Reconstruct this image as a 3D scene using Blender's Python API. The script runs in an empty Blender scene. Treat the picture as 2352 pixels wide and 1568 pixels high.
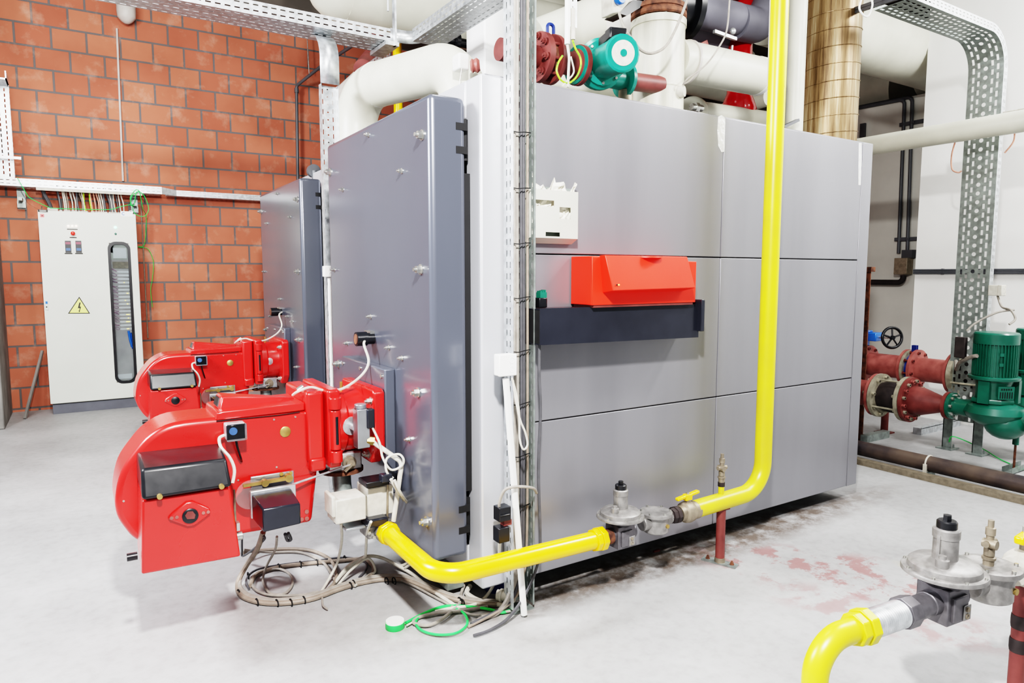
import bpy, math, random
from mathutils import Vector, Matrix
random.seed(7)
C = bpy.context.scene.collection
PI = math.pi
# ------------------------------------------------------------------ survey of the viewpoint
FPX = 1565.0; PT = math.radians(5.63); YW = math.radians(57.6); HC = 1.40
FW = Vector((math.cos(YW)*math.cos(PT), math.sin(YW)*math.cos(PT), -math.sin(PT)))
RT = Vector((math.sin(YW), -math.cos(YW), 0.0)); UP = RT.cross(FW)
def P(px, py, x=None, y=None, z=None):
    """surveyed sight line met with a real plane of the room -> world point"""
    D = FW + RT*((px-1176)/FPX) + UP*((784-py)/FPX)
    t = x/D.x if x is not None else (y/D.y if y is not None else (z-HC)/D.z)
    return Vector((D.x*t, D.y*t, HC + D.z*t))
# ------------------------------------------------------------------ materials
def lin(c):
    return tuple((v/12.92 if v <= .04045 else ((v+.055)/1.055)**2.4) for v in [k/255 for k in c]) + (1,)
MATS = {}
def mat(name, rgb, rough=.5, metal=0., var=.06, scale=6., bump=0., rgb2=None, stretch=(1,1,1), emit=0., coat=0., alpha=None, rvar=.08, edge=(.35,.65)):
    m = bpy.data.materials.new(name); m.use_nodes = True
    nt = m.node_tree; N = nt.nodes; L = nt.links
    b = N['Principled BSDF']
    tc = N.new('ShaderNodeTexCoord'); mp = N.new('ShaderNodeMapping'); mp.inputs['Scale'].default_value = stretch
    geo = N.new('ShaderNodeNewGeometry')
    L.new(geo.outputs['Position'], mp.inputs['Vector'])
    nz = N.new('ShaderNodeTexNoise'); nz.inputs['Scale'].default_value = scale; nz.inputs['Detail'].default_value = 5
    L.new(mp.outputs[0], nz.inputs['Vector'])
    rp = N.new('ShaderNodeValToRGB')
    c1 = lin(rgb); c2 = lin(rgb2) if rgb2 else tuple(min(1, v*(1-var*2.5)) for v in c1[:3]) + (1,)
    c1b = c1 if rgb2 else tuple(min(1, v*(1+var)) for v in c1[:3]) + (1,)
    rp.color_ramp.elements[0].position = edge[0]; rp.color_ramp.elements[1].position = edge[1]
    rp.color_ramp.elements[0].color = c2; rp.color_ramp.elements[1].color = c1b
    L.new(nz.outputs['Fac'], rp.inputs[0]); L.new(rp.outputs[0], b.inputs['Base Color'])
    mr = N.new('ShaderNodeMapRange'); mr.inputs['To Min'].default_value = max(0, rough-rvar); mr.inputs['To Max'].default_value = min(1, rough+rvar)
    L.new(nz.outputs['Fac'], mr.inputs['Value']); L.new(mr.outputs[0], b.inputs['Roughness'])
    b.inputs['Metallic'].default_value = metal
    if coat: b.inputs['Coat Weight'].default_value = coat; b.inputs['Coat Roughness'].default_value = .15
    if emit:
        b.inputs['Emission Color'].default_value = c1; b.inputs['Emission Strength'].default_value = emit
    if alpha is not None: b.inputs['Alpha'].default_value = alpha
    if bump:
        bp = N.new('ShaderNodeBump'); bp.inputs['Strength'].default_value = bump; bp.inputs['Distance'].default_value = .01
        L.new(nz.outputs['Fac'], bp.inputs['Height']); L.new(bp.outputs[0], b.inputs['Normal'])
    MATS[name] = m
    return m
def glass(name, rgb, rough=.05, tr=1., ior=1.2):
    m = bpy.data.materials.new(name); m.use_nodes = True
    nt = m.node_tree; b = nt.nodes['Principled BSDF']
    nz = nt.nodes.new('ShaderNodeTexNoise'); nz.inputs['Scale'].default_value = 9
    mr = nt.nodes.new('ShaderNodeMapRange'); mr.inputs['To Min'].default_value = rough; mr.inputs['To Max'].default_value = rough+.06
    nt.links.new(nz.outputs['Fac'], mr.inputs['Value']); nt.links.new(mr.outputs[0], b.inputs['Roughness'])
    b.inputs['Base Color'].default_value = lin(rgb)
    b.inputs['Transmission Weight'].default_value = tr; b.inputs['IOR'].default_value = ior
    return m
M = {}
M['silver'] = mat('silver_painted_steel', (136,136,141), .36, .5, .03, 3, stretch=(1.5,1.5,.15), rvar=.06)
M['silver_front'] = mat('silver_front_steel', (200,202,208), .38, .4, .03, 3, stretch=(1,1,.2))
M['door'] = mat('blue_grey_door_enamel', (88,92,103), .3, .35, .05, 1.2, rvar=.03, stretch=(1,1,.5), coat=.7)
M['dark_gap'] = mat('dark_gap', (22,22,24), .8, 0, .1)
M['black'] = mat('black_plastic', (24,25,29), .33, 0, .05, 20)
M['duct'] = mat('charcoal_duct', (40,42,50), .2, .1, .05, 8)
M['red'] = mat('red_enamel', (206,34,30), .28, 0, .05, 3, coat=.6)
M['orange'] = mat('orange_red_plastic', (250,48,26), .5, 0, .02, 6)
M['galv'] = mat('galvanised_steel', (205,209,212), .38, .75, .1, 30, rvar=.14)
M['galv_dark'] = mat('dull_galvanised_steel', (150,158,155), .45, .6, .1, 30)
M['zinc'] = mat('zinc_bolt', (190,190,185), .3, .9, .08, 40)
M['yellow'] = mat('yellow_gas_paint', (246,196,12), .28, 0, .03, 5, coat=.4)
M['yellow2'] = mat('lemon_gas_paint', (226,216,36), .33, 0, .04, 5, rgb2=(208,190,44))
M['brass'] = mat('brass', (176,150,96), .4, .8, .1, 30)
M['bronze'] = mat('dusty_bronze', (148,138,122), .5, .6, .1, 30)
M['castalu'] = mat('cast_aluminium', (150,148,146), .45, .6, .1, 40, bump=.15)
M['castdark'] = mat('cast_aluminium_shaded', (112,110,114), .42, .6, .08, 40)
M['pipewhite'] = mat('cream_insulation_jacket', (206,205,190), .38, 0, .04, 4)
M['pipegrey'] = mat('grey_foam_insulation', (112,112,122), .6, 0, .05, 5)
M['vessel'] = mat('cream_vessel_paint', (206,203,186), .38, 0, .1, 5, stretch=(4,4,.4))
M['rust'] = mat('rusty_flange', (124,82,62), .8, .1, .2, 25, bump=.3, rgb2=(66,42,34))
M['redpipe'] = mat('red_oxide_primer', (120,62,58), .5, 0, .1, 12, rgb2=(98,46,44))
M['redpipel'] = mat('pinkish_red_primer', (160,96,90), .5, 0, .1, 12, rgb2=(132,72,68))
M['redvert'] = mat('glossy_red_paint', (176,12,22), .2, 0, .05, 4, coat=.5)
M['green'] = mat('pump_green', (24,96,80), .35, 0, .08, 8, coat=.3)
M['teal'] = mat('pump_teal', (16,128,114), .38, 0, .06, 8, coat=.2)
M['blue'] = mat('blue_valve_enamel', (44,108,200), .3, 0, .05, 8, coat=.4)
M['navy'] = mat('navy_lever', (34,52,120), .4)
M['blackpipe'] = mat('dusty_black_steel_pipe', (58,52,56), .42, .2, .1, 6, rgb2=(98,86,78))
M['rubber'] = mat('black_rubber', (48,40,40), .7, 0, .15, 20)
M['greycast'] = mat('zinc_flange_ring', (176,170,152), .45, .5, .12, 20)
M['flue'] = None
M['cream'] = mat('cream_cabinet_enamel', (212,215,206), .4, 0, .015, 3)
M['plinth'] = mat('dark_grey_plinth', (96,98,106), .5)
M['paper'] = mat('crumpled_paper', (238,234,220), .8, 0, .08, 20)
M['holder'] = mat('ivory_holder', (192,192,180), .5, 0, .02)
M['white'] = mat('white_plastic', (240,240,236), .35, 0, .02)
M['cablegrey'] = mat('grey_cable', (150,144,136), .6, 0, .08, 30)
M['cablelight'] = mat('light_grey_cable', (200,196,184), .55, 0, .06, 30)
M['cabledark'] = mat('dark_grey_cable', (78,78,82), .5, 0, .06, 30)
M['cablebrown'] = mat('brown_cable', (140,128,116), .6, 0, .08, 30)
M['cablered'] = mat('pale_red_cable', (206,150,130), .6, 0, .08, 30)
M['cablegreen'] = mat('green_cable', (52,200,92), .45, 0, .04, 30)
M['cableyg'] = mat('yellow_green_cable', (190,215,40), .45, 0, .1, 60, rgb2=(70,170,50))
M['conduit'] = mat('grey_pvc_conduit', (196,190,184), .5)
M['conduitdark'] = mat('dark_conduit', (84,86,90), .45)
M['plate'] = mat('brushed_plate', (168,172,178), .35, .8, .08, 10)
M['gauge'] = mat('pale_dial', (222,218,206), .4, 0, .06, 40)
M['bluedial'] = mat('blue_dial', (90,130,200), .4)
M['clear'] = glass('clear_polycarbonate', (240,244,248))
M['pane'] = glass('cabinet_pane', (225,232,236), .03)
M['warn'] = mat('warning_yellow', (236,240,130), .5, 0, .01)
M['ink'] = mat('dark_ink', (50,48,44), .6)
M['display'] = mat('maroon_display', (130,52,76), .3)
M['bluebtn'] = mat('blue_keys', (66,100,150), .4)
M['pink'] = mat('pink_sticker', (246,120,120), .5)
M['lamp_w'] = mat('lit_white_lamp', (255,225,205), .3, emit=3.0)
M['lamp_g'] = mat('lit_green_lamp', (150,255,215), .3, emit=5.0)
M['lamp_y'] = mat('lit_yellow_led', (255,220,90), .3, emit=3.0)
M['redbtn'] = mat('red_button', (236,60,48), .3)
M['aluminium_strip'] = mat('aluminium_strip', (160,156,152), .4, .5)
M['wire_purple'] = mat('purple_wire', (140,90,130), .6, rgb2=(180,130,150), scale=40)
M['whitewall'] = mat('white_plaster', (244,244,240), .8, 0, .02, 2)
M['greywall'] = mat('grey_plaster', (206,204,196), .8, 0, .05, 1.5)
M['concrete'] = mat('dark_concrete', (96,90,84), .9, 0, .12, 3, bump=.2)
M['column'] = mat('white_column_paint', (250,250,250), .7, 0, .01, 2)
M['pillar'] = mat('grey_concrete_pillar', (140,138,134), .85, 0, .1, 5, bump=.2)
M['black_foil'] = mat('black_foil', (36,36,40), .3, 0, .1, 30, bump=1)
M['tape'] = mat('aluminium_tape', (226,226,224), .35, .4, .05, 40, bump=.5)
M['transp'] = glass('clear_disc', (235,235,235), .08, .9, 1.1)

def flue_mat():
    m = bpy.data.materials.new('streaked_spiral_flue'); m.use_nodes = True
    nt = m.node_tree; N = nt.nodes; L = nt.links; b = N['Principled BSDF']
    g = N.new('ShaderNodeNewGeometry'); mp = N.new('ShaderNodeMapping'); mp.inputs['Scale'].default_value = (26,26,1.3)
    L.new(g.outputs['Position'], mp.inputs['Vector'])
    nz = N.new('ShaderNodeTexNoise'); nz.inputs['Scale'].default_value = 1.2; nz.inputs['Detail'].default_value = 6; nz.inputs['Roughness'].default_value = .65
    L.new(mp.outputs[0], nz.inputs['Vector'])
    r = N.new('ShaderNodeValToRGB'); e = r.color_ramp.elements
    e[0].position = .32; e[0].color = lin((84,64,40)); e[1].position = .7; e[1].color = lin((182,168,138))
    k = e.new(.5); k.color = lin((138,114,82))
    L.new(nz.outputs['Fac'], r.inputs[0]); L.new(r.outputs[0], b.inputs['Base Color'])
    b.inputs['Metallic'].default_value = .45; b.inputs['Roughness'].default_value = .36
    return m
M['flue'] = flue_mat()

def brick_mat():
    m = bpy.data.materials.new('clay_block_masonry'); m.use_nodes = True
    nt = m.node_tree; N = nt.nodes; L = nt.links; b = N['Principled BSDF']
    g = N.new('ShaderNodeNewGeometry'); sx = N.new('ShaderNodeSeparateXYZ'); cx = N.new('ShaderNodeCombineXYZ')
    L.new(g.outputs['Position'], sx.inputs[0])
    ax = N.new('ShaderNodeMath'); ax.operation = 'ADD'; ax.inputs[1].default_value = 3.04*3 - .82 + .008
    az = N.new('ShaderNodeMath'); az.operation = 'ADD'; az.inputs[1].default_value = .2135*10 - .03
    L.new(sx.outputs['X'], ax.inputs[0]); L.new(sx.outputs['Z'], az.inputs[0])
    L.new(ax.outputs[0], cx.inputs['X']); L.new(az.outputs[0], cx.inputs['Y'])
    br = N.new('ShaderNodeTexBrick'); br.inputs['Scale'].default_value = 1.0
    br.inputs['Brick Width'].default_value = .304; br.inputs['Row Height'].default_value = .2135
    br.inputs['Mortar Size'].default_value = .0105; br.inputs['Mortar Smooth'].default_value = .15
    br.offset = .5
    br.inputs['Color1'].default_value = lin((188,116,92)); br.inputs['Color2'].default_value = lin((170,94,74))
    br.inputs['Mortar'].default_value = lin((104,101,101)); br.inputs['Bias'].default_value = -.1
    L.new(cx.outputs[0], br.inputs['Vector'])
    n1 = N.new('ShaderNodeTexNoise'); n1.inputs['Scale'].default_value = 5.2; n1.inputs['Detail'].default_value = 8; n1.inputs['Roughness'].default_value = .62
    L.new(g.outputs['Position'], n1.inputs['Vector'])
    r1 = N.new('ShaderNodeValToRGB'); r1.color_ramp.elements[0].position = .55; r1.color_ramp.elements[1].position = .8
    L.new(n1.outputs['Fac'], r1.inputs[0])
    mx = N.new('ShaderNodeMix'); mx.data_type = 'RGBA'; mx.inputs[7].default_value = lin((214,176,158))
    sc = N.new('ShaderNodeMath'); sc.operation = 'MULTIPLY'; sc.inputs[1].default_value = .5
    L.new(r1.outputs[0], sc.inputs[0]); L.new(sc.outputs[0], mx.inputs[0]); L.new(br.outputs['Color'], mx.inputs[6])
    n2 = N.new('ShaderNodeTexNoise'); n2.inputs['Scale'].default_value = 1.7; n2.inputs['Detail'].default_value = 6
    mp = N.new('ShaderNodeMapping'); mp.inputs['Location'].default_value = (5,2,9); L.new(g.outputs['Position'], mp.inputs[0]); L.new(mp.outputs[0], n2.inputs['Vector'])
    r2 = N.new('ShaderNodeValToRGB'); r2.color_ramp.elements[0].position = .3; r2.color_ramp.elements[0].color = (.78,.72,.68,1); r2.color_ramp.elements[1].position = .6; r2.color_ramp.elements[1].color = (1,1,1,1)
    L.new(n2.outputs['Fac'], r2.inputs[0])
    m2 = N.new('ShaderNodeMix'); m2.data_type = 'RGBA'; m2.blend_type = 'MULTIPLY'; m2.inputs[0].default_value = 1
    L.new(mx.outputs[2], m2.inputs[6]); L.new(r2.outputs[0], m2.inputs[7]); L.new(m2.outputs[2], b.inputs['Base Color'])
    b.inputs['Roughness'].default_value = .75
    bp = N.new('ShaderNodeBump'); bp.inputs['Strength'].default_value = .5; bp.inputs['Distance'].default_value = .01; bp.invert = True
    L.new(br.outputs['Fac'], bp.inputs['Height']); L.new(bp.outputs[0], b.inputs['Normal'])
    return m
def floor_mat():
    m = bpy.data.materials.new('worn_concrete_floor'); m.use_nodes = True
    nt = m.node_tree; N = nt.nodes; L = nt.links; b = N['Principled BSDF']
    g = N.new('ShaderNodeNewGeometry')
    def noise(s, d, loc=(0,0,0), stretch=(1,1,1), rough=.6):
        mp = N.new('ShaderNodeMapping'); mp.inputs['Location'].default_value = loc; mp.inputs['Scale'].default_value = stretch
        L.new(g.outputs['Position'], mp.inputs[0])
        n = N.new('ShaderNodeTexNoise'); n.inputs['Scale'].default_value = s; n.inputs['Detail'].default_value = d; n.inputs['Roughness'].default_value = rough
        L.new(mp.outputs[0], n.inputs['Vector']); return n.outputs['Fac']
    def ramp(src, a, b_, ca=(0,0,0,1), cb=(1,1,1,1)):
        r = N.new('ShaderNodeValToRGB'); r.color_ramp.elements[0].position = a; r.color_ramp.elements[1].position = b_
        r.color_ramp.elements[0].color = ca; r.color_ramp.elements[1].color = cb; L.new(src, r.inputs[0]); return r.outputs[0]
    def mix(f, a, b_):
        x = N.new('ShaderNodeMix'); x.data_type = 'RGBA'; L.new(f, x.inputs[0]); L.new(a, x.inputs[6])
        if isinstance(b_, tuple): x.inputs[7].default_value = b_
        else: L.new(b_, x.inputs[7])
        return x.outputs[2]
    def mul(a, b_):
        x = N.new('ShaderNodeMath'); x.operation = 'MULTIPLY'; L.new(a, x.inputs[0])
        if isinstance(b_, float): x.inputs[1].default_value = b_
        else: L.new(b_, x.inputs[1])
        return x.outputs[0]
    def blob(cx, cy, rx, ry, rot=0.):
        mp = N.new('ShaderNodeMapping'); mp.vector_type = 'TEXTURE'
        mp.inputs['Location'].default_value = (cx, cy, 0); mp.inputs['Scale'].default_value = (rx, ry, 1000); mp.inputs['Rotation'].default_value = (0,0,rot)
        L.new(g.outputs['Position'], mp.inputs[0])
        s = N.new('ShaderNodeTexGradient'); s.gradient_type = 'SPHERICAL'; L.new(mp.outputs[0], s.inputs[0]); return s.outputs['Fac']
    base = ramp(noise(1.3, 8), .3, .72, lin((134,134,135)), lin((176,176,177)))
    fine = ramp(noise(22, 6, (3,1,0)), .25, .55, lin((132,130,126)), lin((176,176,175)))
    x = N.new('ShaderNodeMix'); x.data_type = 'RGBA'; x.inputs[0].default_value = .3; L.new(base, x.inputs[6]); L.new(fine, x.inputs[7])
    col = x.outputs[2]
    n3 = ramp(noise(5.5, 7, (1,7,0), rough=.7), .5, .56)
    col = mix(mul(mul(ramp(blob(2.95,1.80,.75,.30,-.95), .0, .35), n3), .7), col, lin((136,76,74)))
    n4 = ramp(noise(7, 6, (4,2,0)), .48, .56)
    col = mix(mul(mul(ramp(blob(2.75,1.45,.55,.22,-1.1), .0, .4), n4), .55), col, lin((140,90,90)))
    col = mix(mul(mul(ramp(blob(3.45,1.42,.35,.14,-1.1), .0, .4), n4), .75), col, lin((208,196,130)))
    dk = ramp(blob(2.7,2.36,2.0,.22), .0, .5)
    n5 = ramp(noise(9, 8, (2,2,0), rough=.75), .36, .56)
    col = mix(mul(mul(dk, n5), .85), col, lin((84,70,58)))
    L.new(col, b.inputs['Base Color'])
    rr = N.new('ShaderNodeMapRange'); rr.inputs['To Min'].default_value = .35; rr.inputs['To Max'].default_value = .7
    L.new(noise(3, 6, (9,9,0)), rr.inputs['Value']); L.new(rr.outputs[0], b.inputs['Roughness'])
    bp = N.new('ShaderNodeBump'); bp.inputs['Strength'].default_value = .08; L.new(noise(30, 5), bp.inputs['Height']); L.new(bp.outputs[0], b.inputs['Normal'])
    return m
M['brick'] = brick_mat(); M['floor'] = floor_mat()

# ------------------------------------------------------------------ mesh builder
def V(*a): return Vector(a)
def frame(n):
    n = Vector(n).normalized(); a = V(0,0,1) if abs(n.z) < .9 else V(1,0,0)
    u = a.cross(n).normalized(); return u, n.cross(u), n
def arc_fillet(pts, R, seg=8):
    pts = [Vector(p) for p in pts]; out = [pts[0]]
    for i in range(1, len(pts)-1):
        a, b, c = pts[i-1], pts[i], pts[i+1]
        r = R[i-1] if isinstance(R, (list,tuple)) else R
        d1 = (a-b).normalized(); d2 = (c-b).normalized(); ang = d1.angle(d2)
        if ang > PI-.02 or r <= 0: out.append(b); continue
        t = min(r/math.tan(ang/2), (a-b).length*.49 if i > 1 else (a-b).length*.98, (c-b).length*.49 if i < len(pts)-2 else (c-b).length*.98)
        rr = t*math.tan(ang/2)
        bis = (d1+d2).normalized(); cen = b + bis*(rr/math.sin(ang/2))
        s = b + d1*t - cen; e = b + d2*t - cen; th = s.angle(e); ax = s.cross(e).normalized()
        for k in range(seg+1): out.append(cen + Matrix.Rotation(th*k/seg, 3, ax) @ s)
    out.append(pts[-1]); return out
def spline(pts, n=8, closed=False):
    pts = [Vector(p) for p in pts]; out = []; N = len(pts)
    def g(i): return pts[i % N] if closed else pts[max(0, min(N-1, i))]
    for i in range(N if closed else N-1):
        p0, p1, p2, p3 = g(i-1), g(i), g(i+1), g(i+2)
        for k in range(n):
            t = k/n
            out.append(.5*((2*p1) + (p2-p0)*t + (2*p0-5*p1+4*p2-p3)*t*t + (3*p1-p0-3*p2+p3)*t**3))
    if not closed: out.append(pts[-1])
    return out
class MB:
    def __init__(s): s.v = []; s.f = []; s.T = None; s.marks = []
    def mark(s): s.marks.append((len(s.v), len(s.f))); return s
    def add(s, vs, fs):
        o = len(s.v)
        s.v += [(s.T @ Vector(p)) if s.T else Vector(p) for p in vs]
        s.f += [tuple(o+i for i in f) for f in fs]; return s
    def box(s, a, b):
        x0,x1 = sorted((a[0],b[0])); y0,y1 = sorted((a[1],b[1])); z0,z1 = sorted((a[2],b[2]))
        vs = [(x0,y0,z0),(x1,y0,z0),(x1,y1,z0),(x0,y1,z0),(x0,y0,z1),(x1,y0,z1),(x1,y1,z1),(x0,y1,z1)]
        return s.add(vs, [(3,2,1,0),(4,5,6,7),(0,1,5,4),(1,2,6,5),(2,3,7,6),(3,0,4,7)])
    def obox(s, c, u, v, n, hu, hv, hn):
        c = Vector(c); vs = []
        for k in (-1,1):
            for a, b in ((-1,-1),(1,-1),(1,1),(-1,1)): vs.append(c + u*hu*a + v*hv*b + n*hn*k)
        return s.add(vs, [(3,2,1,0),(4,5,6,7),(0,1,5,4),(1,2,6,5),(2,3,7,6),(3,0,4,7)])
    def hexa(s, b, t):   # eight corners, bottom four and top four
        return s.add(list(b)+list(t), [(3,2,1,0),(4,5,6,7),(0,1,5,4),(1,2,6,5),(2,3,7,6),(3,0,4,7)])
    def bar(s, p0, p1, w, h, up=(0,0,1)):
        p0 = Vector(p0); p1 = Vector(p1); n = (p1-p0).normalized(); u = Vector(up).cross(n)
        if u.length < 1e-4: u = V(1,0,0).cross(n)
        u.normalize(); v = n.cross(u); return s.obox((p0+p1)/2, u, v, n, w/2, h/2, (p1-p0).length/2)
    def lathe(s, prof, p0, axis, seg=28, cap=True, phase=0.):
        u, v, n = frame(axis); p0 = Vector(p0); vs = []; fs = []
        for r, h in prof:
            for k in range(seg):
                a = 2*PI*k/seg + phase; vs.append(p0 + n*h + u*(r*math.cos(a)) + v*(r*math.sin(a)))
        for i in range(len(prof)-1):
            for k in range(seg):
                a = i*seg+k; b = i*seg+(k+1) % seg; fs.append((a, b, b+seg, a+seg))
        if cap:
            fs.append(tuple(reversed(range(seg)))); o = (len(prof)-1)*seg; fs.append(tuple(range(o, o+seg)))
        return s.add(vs, fs)
    def cyl(s, p0, p1, r, r1=None, seg=24, cap=True, phase=0.):
        p0 = Vector(p0); p1 = Vector(p1); return s.lathe([(r,0),(r if r1 is None else r1,(p1-p0).length)], p0, p1-p0, seg, cap, phase)
    def tube(s, pts, r, seg=12, closed=False):
        pts = [Vector(p) for p in pts]; q = [pts[0]]
        for p in pts[1:]:
            if (p-q[-1]).length > 1e-5: q.append(p)
        pts = q; n = len(pts); vs = []; fs = []; up = None
        for i in range(n):
            if closed: t = (pts[(i+1) % n]-pts[i-1])
            else: t = pts[min(n-1,i+1)]-pts[max(0,i-1)]
            t.normalize()
            if up is None: up = frame(t)[0]
            up = (up - t*up.dot(t)).normalized(); w = t.cross(up)
            for k in range(seg):
                a = 2*PI*k/seg; vs.append(pts[i] + up*(r*math.cos(a)) + w*(r*math.sin(a)))
        for i in range(n if closed else n-1):
            j = (i+1) % n
            for k in range(seg):
                k2 = (k+1) % seg; fs.append((i*seg+k, i*seg+k2, j*seg+k2, j*seg+k))
        if not closed: fs.append(tuple(reversed(range(seg)))); fs.append(tuple(range((n-1)*seg, n*seg)))
        return s.add(vs, fs)
    def torus(s, c, axis, R, r, seg=36, rs=10):
        u, v, n = frame(axis); c = Vector(c)
        return s.tube([c + u*(R*math.cos(2*PI*k/seg)) + v*(R*math.sin(2*PI*k/seg)) for k in range(seg)], r, rs, True)
    def prism(s, poly, d):    # polygon of 3D points swept by vector d
        d = Vector(d); poly = [Vector(p) for p in poly]; n = len(poly)
        fs = [tuple(range(n)), tuple(reversed(range(n, 2*n)))] + [((k+1) % n, k, k+n, (k+1) % n + n) for k in range(n)]
        return s.add(poly + [p+d for p in poly], fs)
    def sphere(s, c, r, seg=16, sz=1.):
        c = Vector(c); prof = [(max(1e-4, r*math.sin(PI*k/10)), -r*sz*math.cos(PI*k/10)) for k in range(11)]
        return s.lathe(prof, c, (0,0,1), seg)
    def hexb(s, p, axis, r, h, washer=True):
        a = Vector(axis).normalized(); p = Vector(p)
        if washer: s.cyl(p, p+a*h*.2, r*1.35, seg=18)
        s.cyl(p, p+a*h*.85, r, seg=6); s.cyl(p, p+a*h*1.25, r*.5, seg=10); return s
    def perf(s, fn, L, W, rows, ds=None):
        """strip mapped by fn(s,t); rows of slots: (t0, t1, pitch, slot, offset, kind)"""
        ds = ds or L
        def quad(a0,a1,b0,b1):
            n = max(1, int(math.ceil((a1-a0)/ds)))
            for i in range(n):
                x0 = a0+(a1-a0)*i/n; x1 = a0+(a1-a0)*(i+1)/n
                s.add([fn(x0,b0), fn(x1,b0), fn(x1,b1), fn(x0,b1)], [(0,1,2,3)])
        t = 0.
        for (t0,t1,pitch,sl,off,kind) in sorted(rows):
            if t0 > t: quad(0,L,t,t0)
            x = 0.; k = 0; c0 = off
            while c0 + sl < L:
                if c0 > x: quad(x,c0,t0,t1)
                if kind == 'round':
                    cs, ct = c0+sl/2, (t0+t1)/2; ra, rb = sl/2*.96, (t1-t0)/2*.96; ring = []; out = []
                    for q in range(8):
                        a = PI/8 + q*PI/4; ring.append(fn(cs+ra*math.cos(a), ct+rb*math.sin(a)))
                    sq = [(sl/2,(t1-t0)/2),(-sl/2,(t1-t0)/2),(-sl/2,-(t1-t0)/2),(sl/2,-(t1-t0)/2)]
                    out = [fn(cs+a, ct+b) for a, b in sq]
                    s.add(ring+out, [(0,8,1),(1,8,9,2),(2,9,3),(3,9,10,4),(4,10,5),(5,10,11,6),(6,11,7),(7,11,8,0)])
                x = c0+sl; c0 += pitch
            if x < L: quad(x,L,t0,t1)
            t = t1
        if t < W: quad(0,L,t,W)
        return s
    def build(s, name, m, parent=None, bevel=0., thick=0., smooth=True, local=False, bseg=2):
        if s.marks:          # one object for each marked piece
            o = None; mk = s.marks + [(len(s.v), len(s.f))]
            for (va,fa),(vb,fb) in zip(mk[:-1], mk[1:]):
                q = MB(); q.v = s.v[va:vb]; q.f = [tuple(i-va for i in f) for f in s.f[fa:fb]]
                o = q.build(name, m, parent, bevel, thick, smooth, local, bseg)
            return o
        me = bpy.data.meshes.new(name)
        if parent is None:
            lo = Vector([min(v[i] for v in s.v) for i in range(3)]); hi = Vector([max(v[i] for v in s.v) for i in range(3)])
            base = V((lo.x+hi.x)/2, (lo.y+hi.y)/2, lo.z)
        else: base = V(0,0,0) if local else WLOC[parent.name]
        me.from_pydata([v-base for v in s.v], [], s.f)
        me.validate(); me.update()
        o = bpy.data.objects.new(name, me); C.objects.link(o)
        if parent is None: o.location = base; WLOC[o.name] = base
        else:
            o.parent = parent; WLOC[o.name] = V(0,0,0) if local else base
            if not local: pass
        if local: WLOC[o.name] = V(0,0,0)
        me.materials.append(M[m] if isinstance(m, str) else m)
        if smooth: me.shade_smooth(); me.set_sharp_from_angle(angle=math.radians(38))
        if thick: md = o.modifiers.new('thickness','SOLIDIFY'); md.thickness = thick; md.offset = 0
        if bevel:
            md = o.modifiers.new('edges','BEVEL'); md.width = bevel; md.segments = bseg; md.limit_method = 'ANGLE'; md.angle_limit = math.radians(40)
        return o
WLOC = {}
def tag(o, label, cat, group=None, kind=None):
    o['label'] = label; o['category'] = cat
    if group: o['group'] = group
    if kind: o['kind'] = kind
    return o
def struct(o): o['kind'] = 'structure'; return o
def thing(name, label, cat, loc, group=None):
    o = bpy.data.objects.new(name, None); o.empty_display_size = .1; C.objects.link(o); o.location = loc; WLOC[o.name] = Vector(loc)
    return tag(o, label, cat, group)
def copy_tree(o, parent=None):
    c = o.copy(); C.objects.link(c)
    if parent: c.parent = parent
    for ch in list(o.children): copy_tree(ch, c)
    return c
def dup(root, off, label, group=None):
    c = copy_tree(root); c.location = root.location + Vector(off); c['label'] = label; WLOC[c.name] = Vector(c.location)
    if group: c['group'] = group
    return c
def cable(label, pts, r, m, cat='cable', name='cable', group=None, n=8, seg=8, smooth=True):
    b = MB(); b.tube(spline(pts, n) if smooth else pts, r, seg)
    return tag(b.build(name, m), label, cat, group)
# ================================================================== THE ROOM
struct(MB().box((-6,-6,-.1),(9.5,8.7,0)).build('floor','floor',smooth=False))
struct(MB().box((-2.5,8.5,0),(9.5,8.7,4.6)).build('wall_back','brick',smooth=False))
struct(MB().box((-1.2,7.6,0),(-.63,8.5,4.6)).build('wall_left','pillar',bevel=.01))
struct(MB().box((-2.5,1.6,4.6),(9.5,8.7,4.8)).build('ceiling','concrete',smooth=False))
struct(MB().box((6.95,-3.5,0),(7.25,3.56,5.2)).build('wall_right','whitewall',smooth=False))
struct(MB().box((7.9,3.3,0),(8.1,5.6,3.36)).build('wall_recess','greywall',smooth=False))
struct(MB().box((9.2,3.2,0),(9.4,8.5,4.6)).build('wall_far','concrete',smooth=False))
struct(MB().box((-2.5,8.1,4.3),(9.2,8.5,4.6)).build('trim_1','concrete',bevel=.01))
struct(MB().box((2.32,3.99,0),(2.68,4.24,4.6)).build('wall_column','column',bevel=.01))

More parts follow.
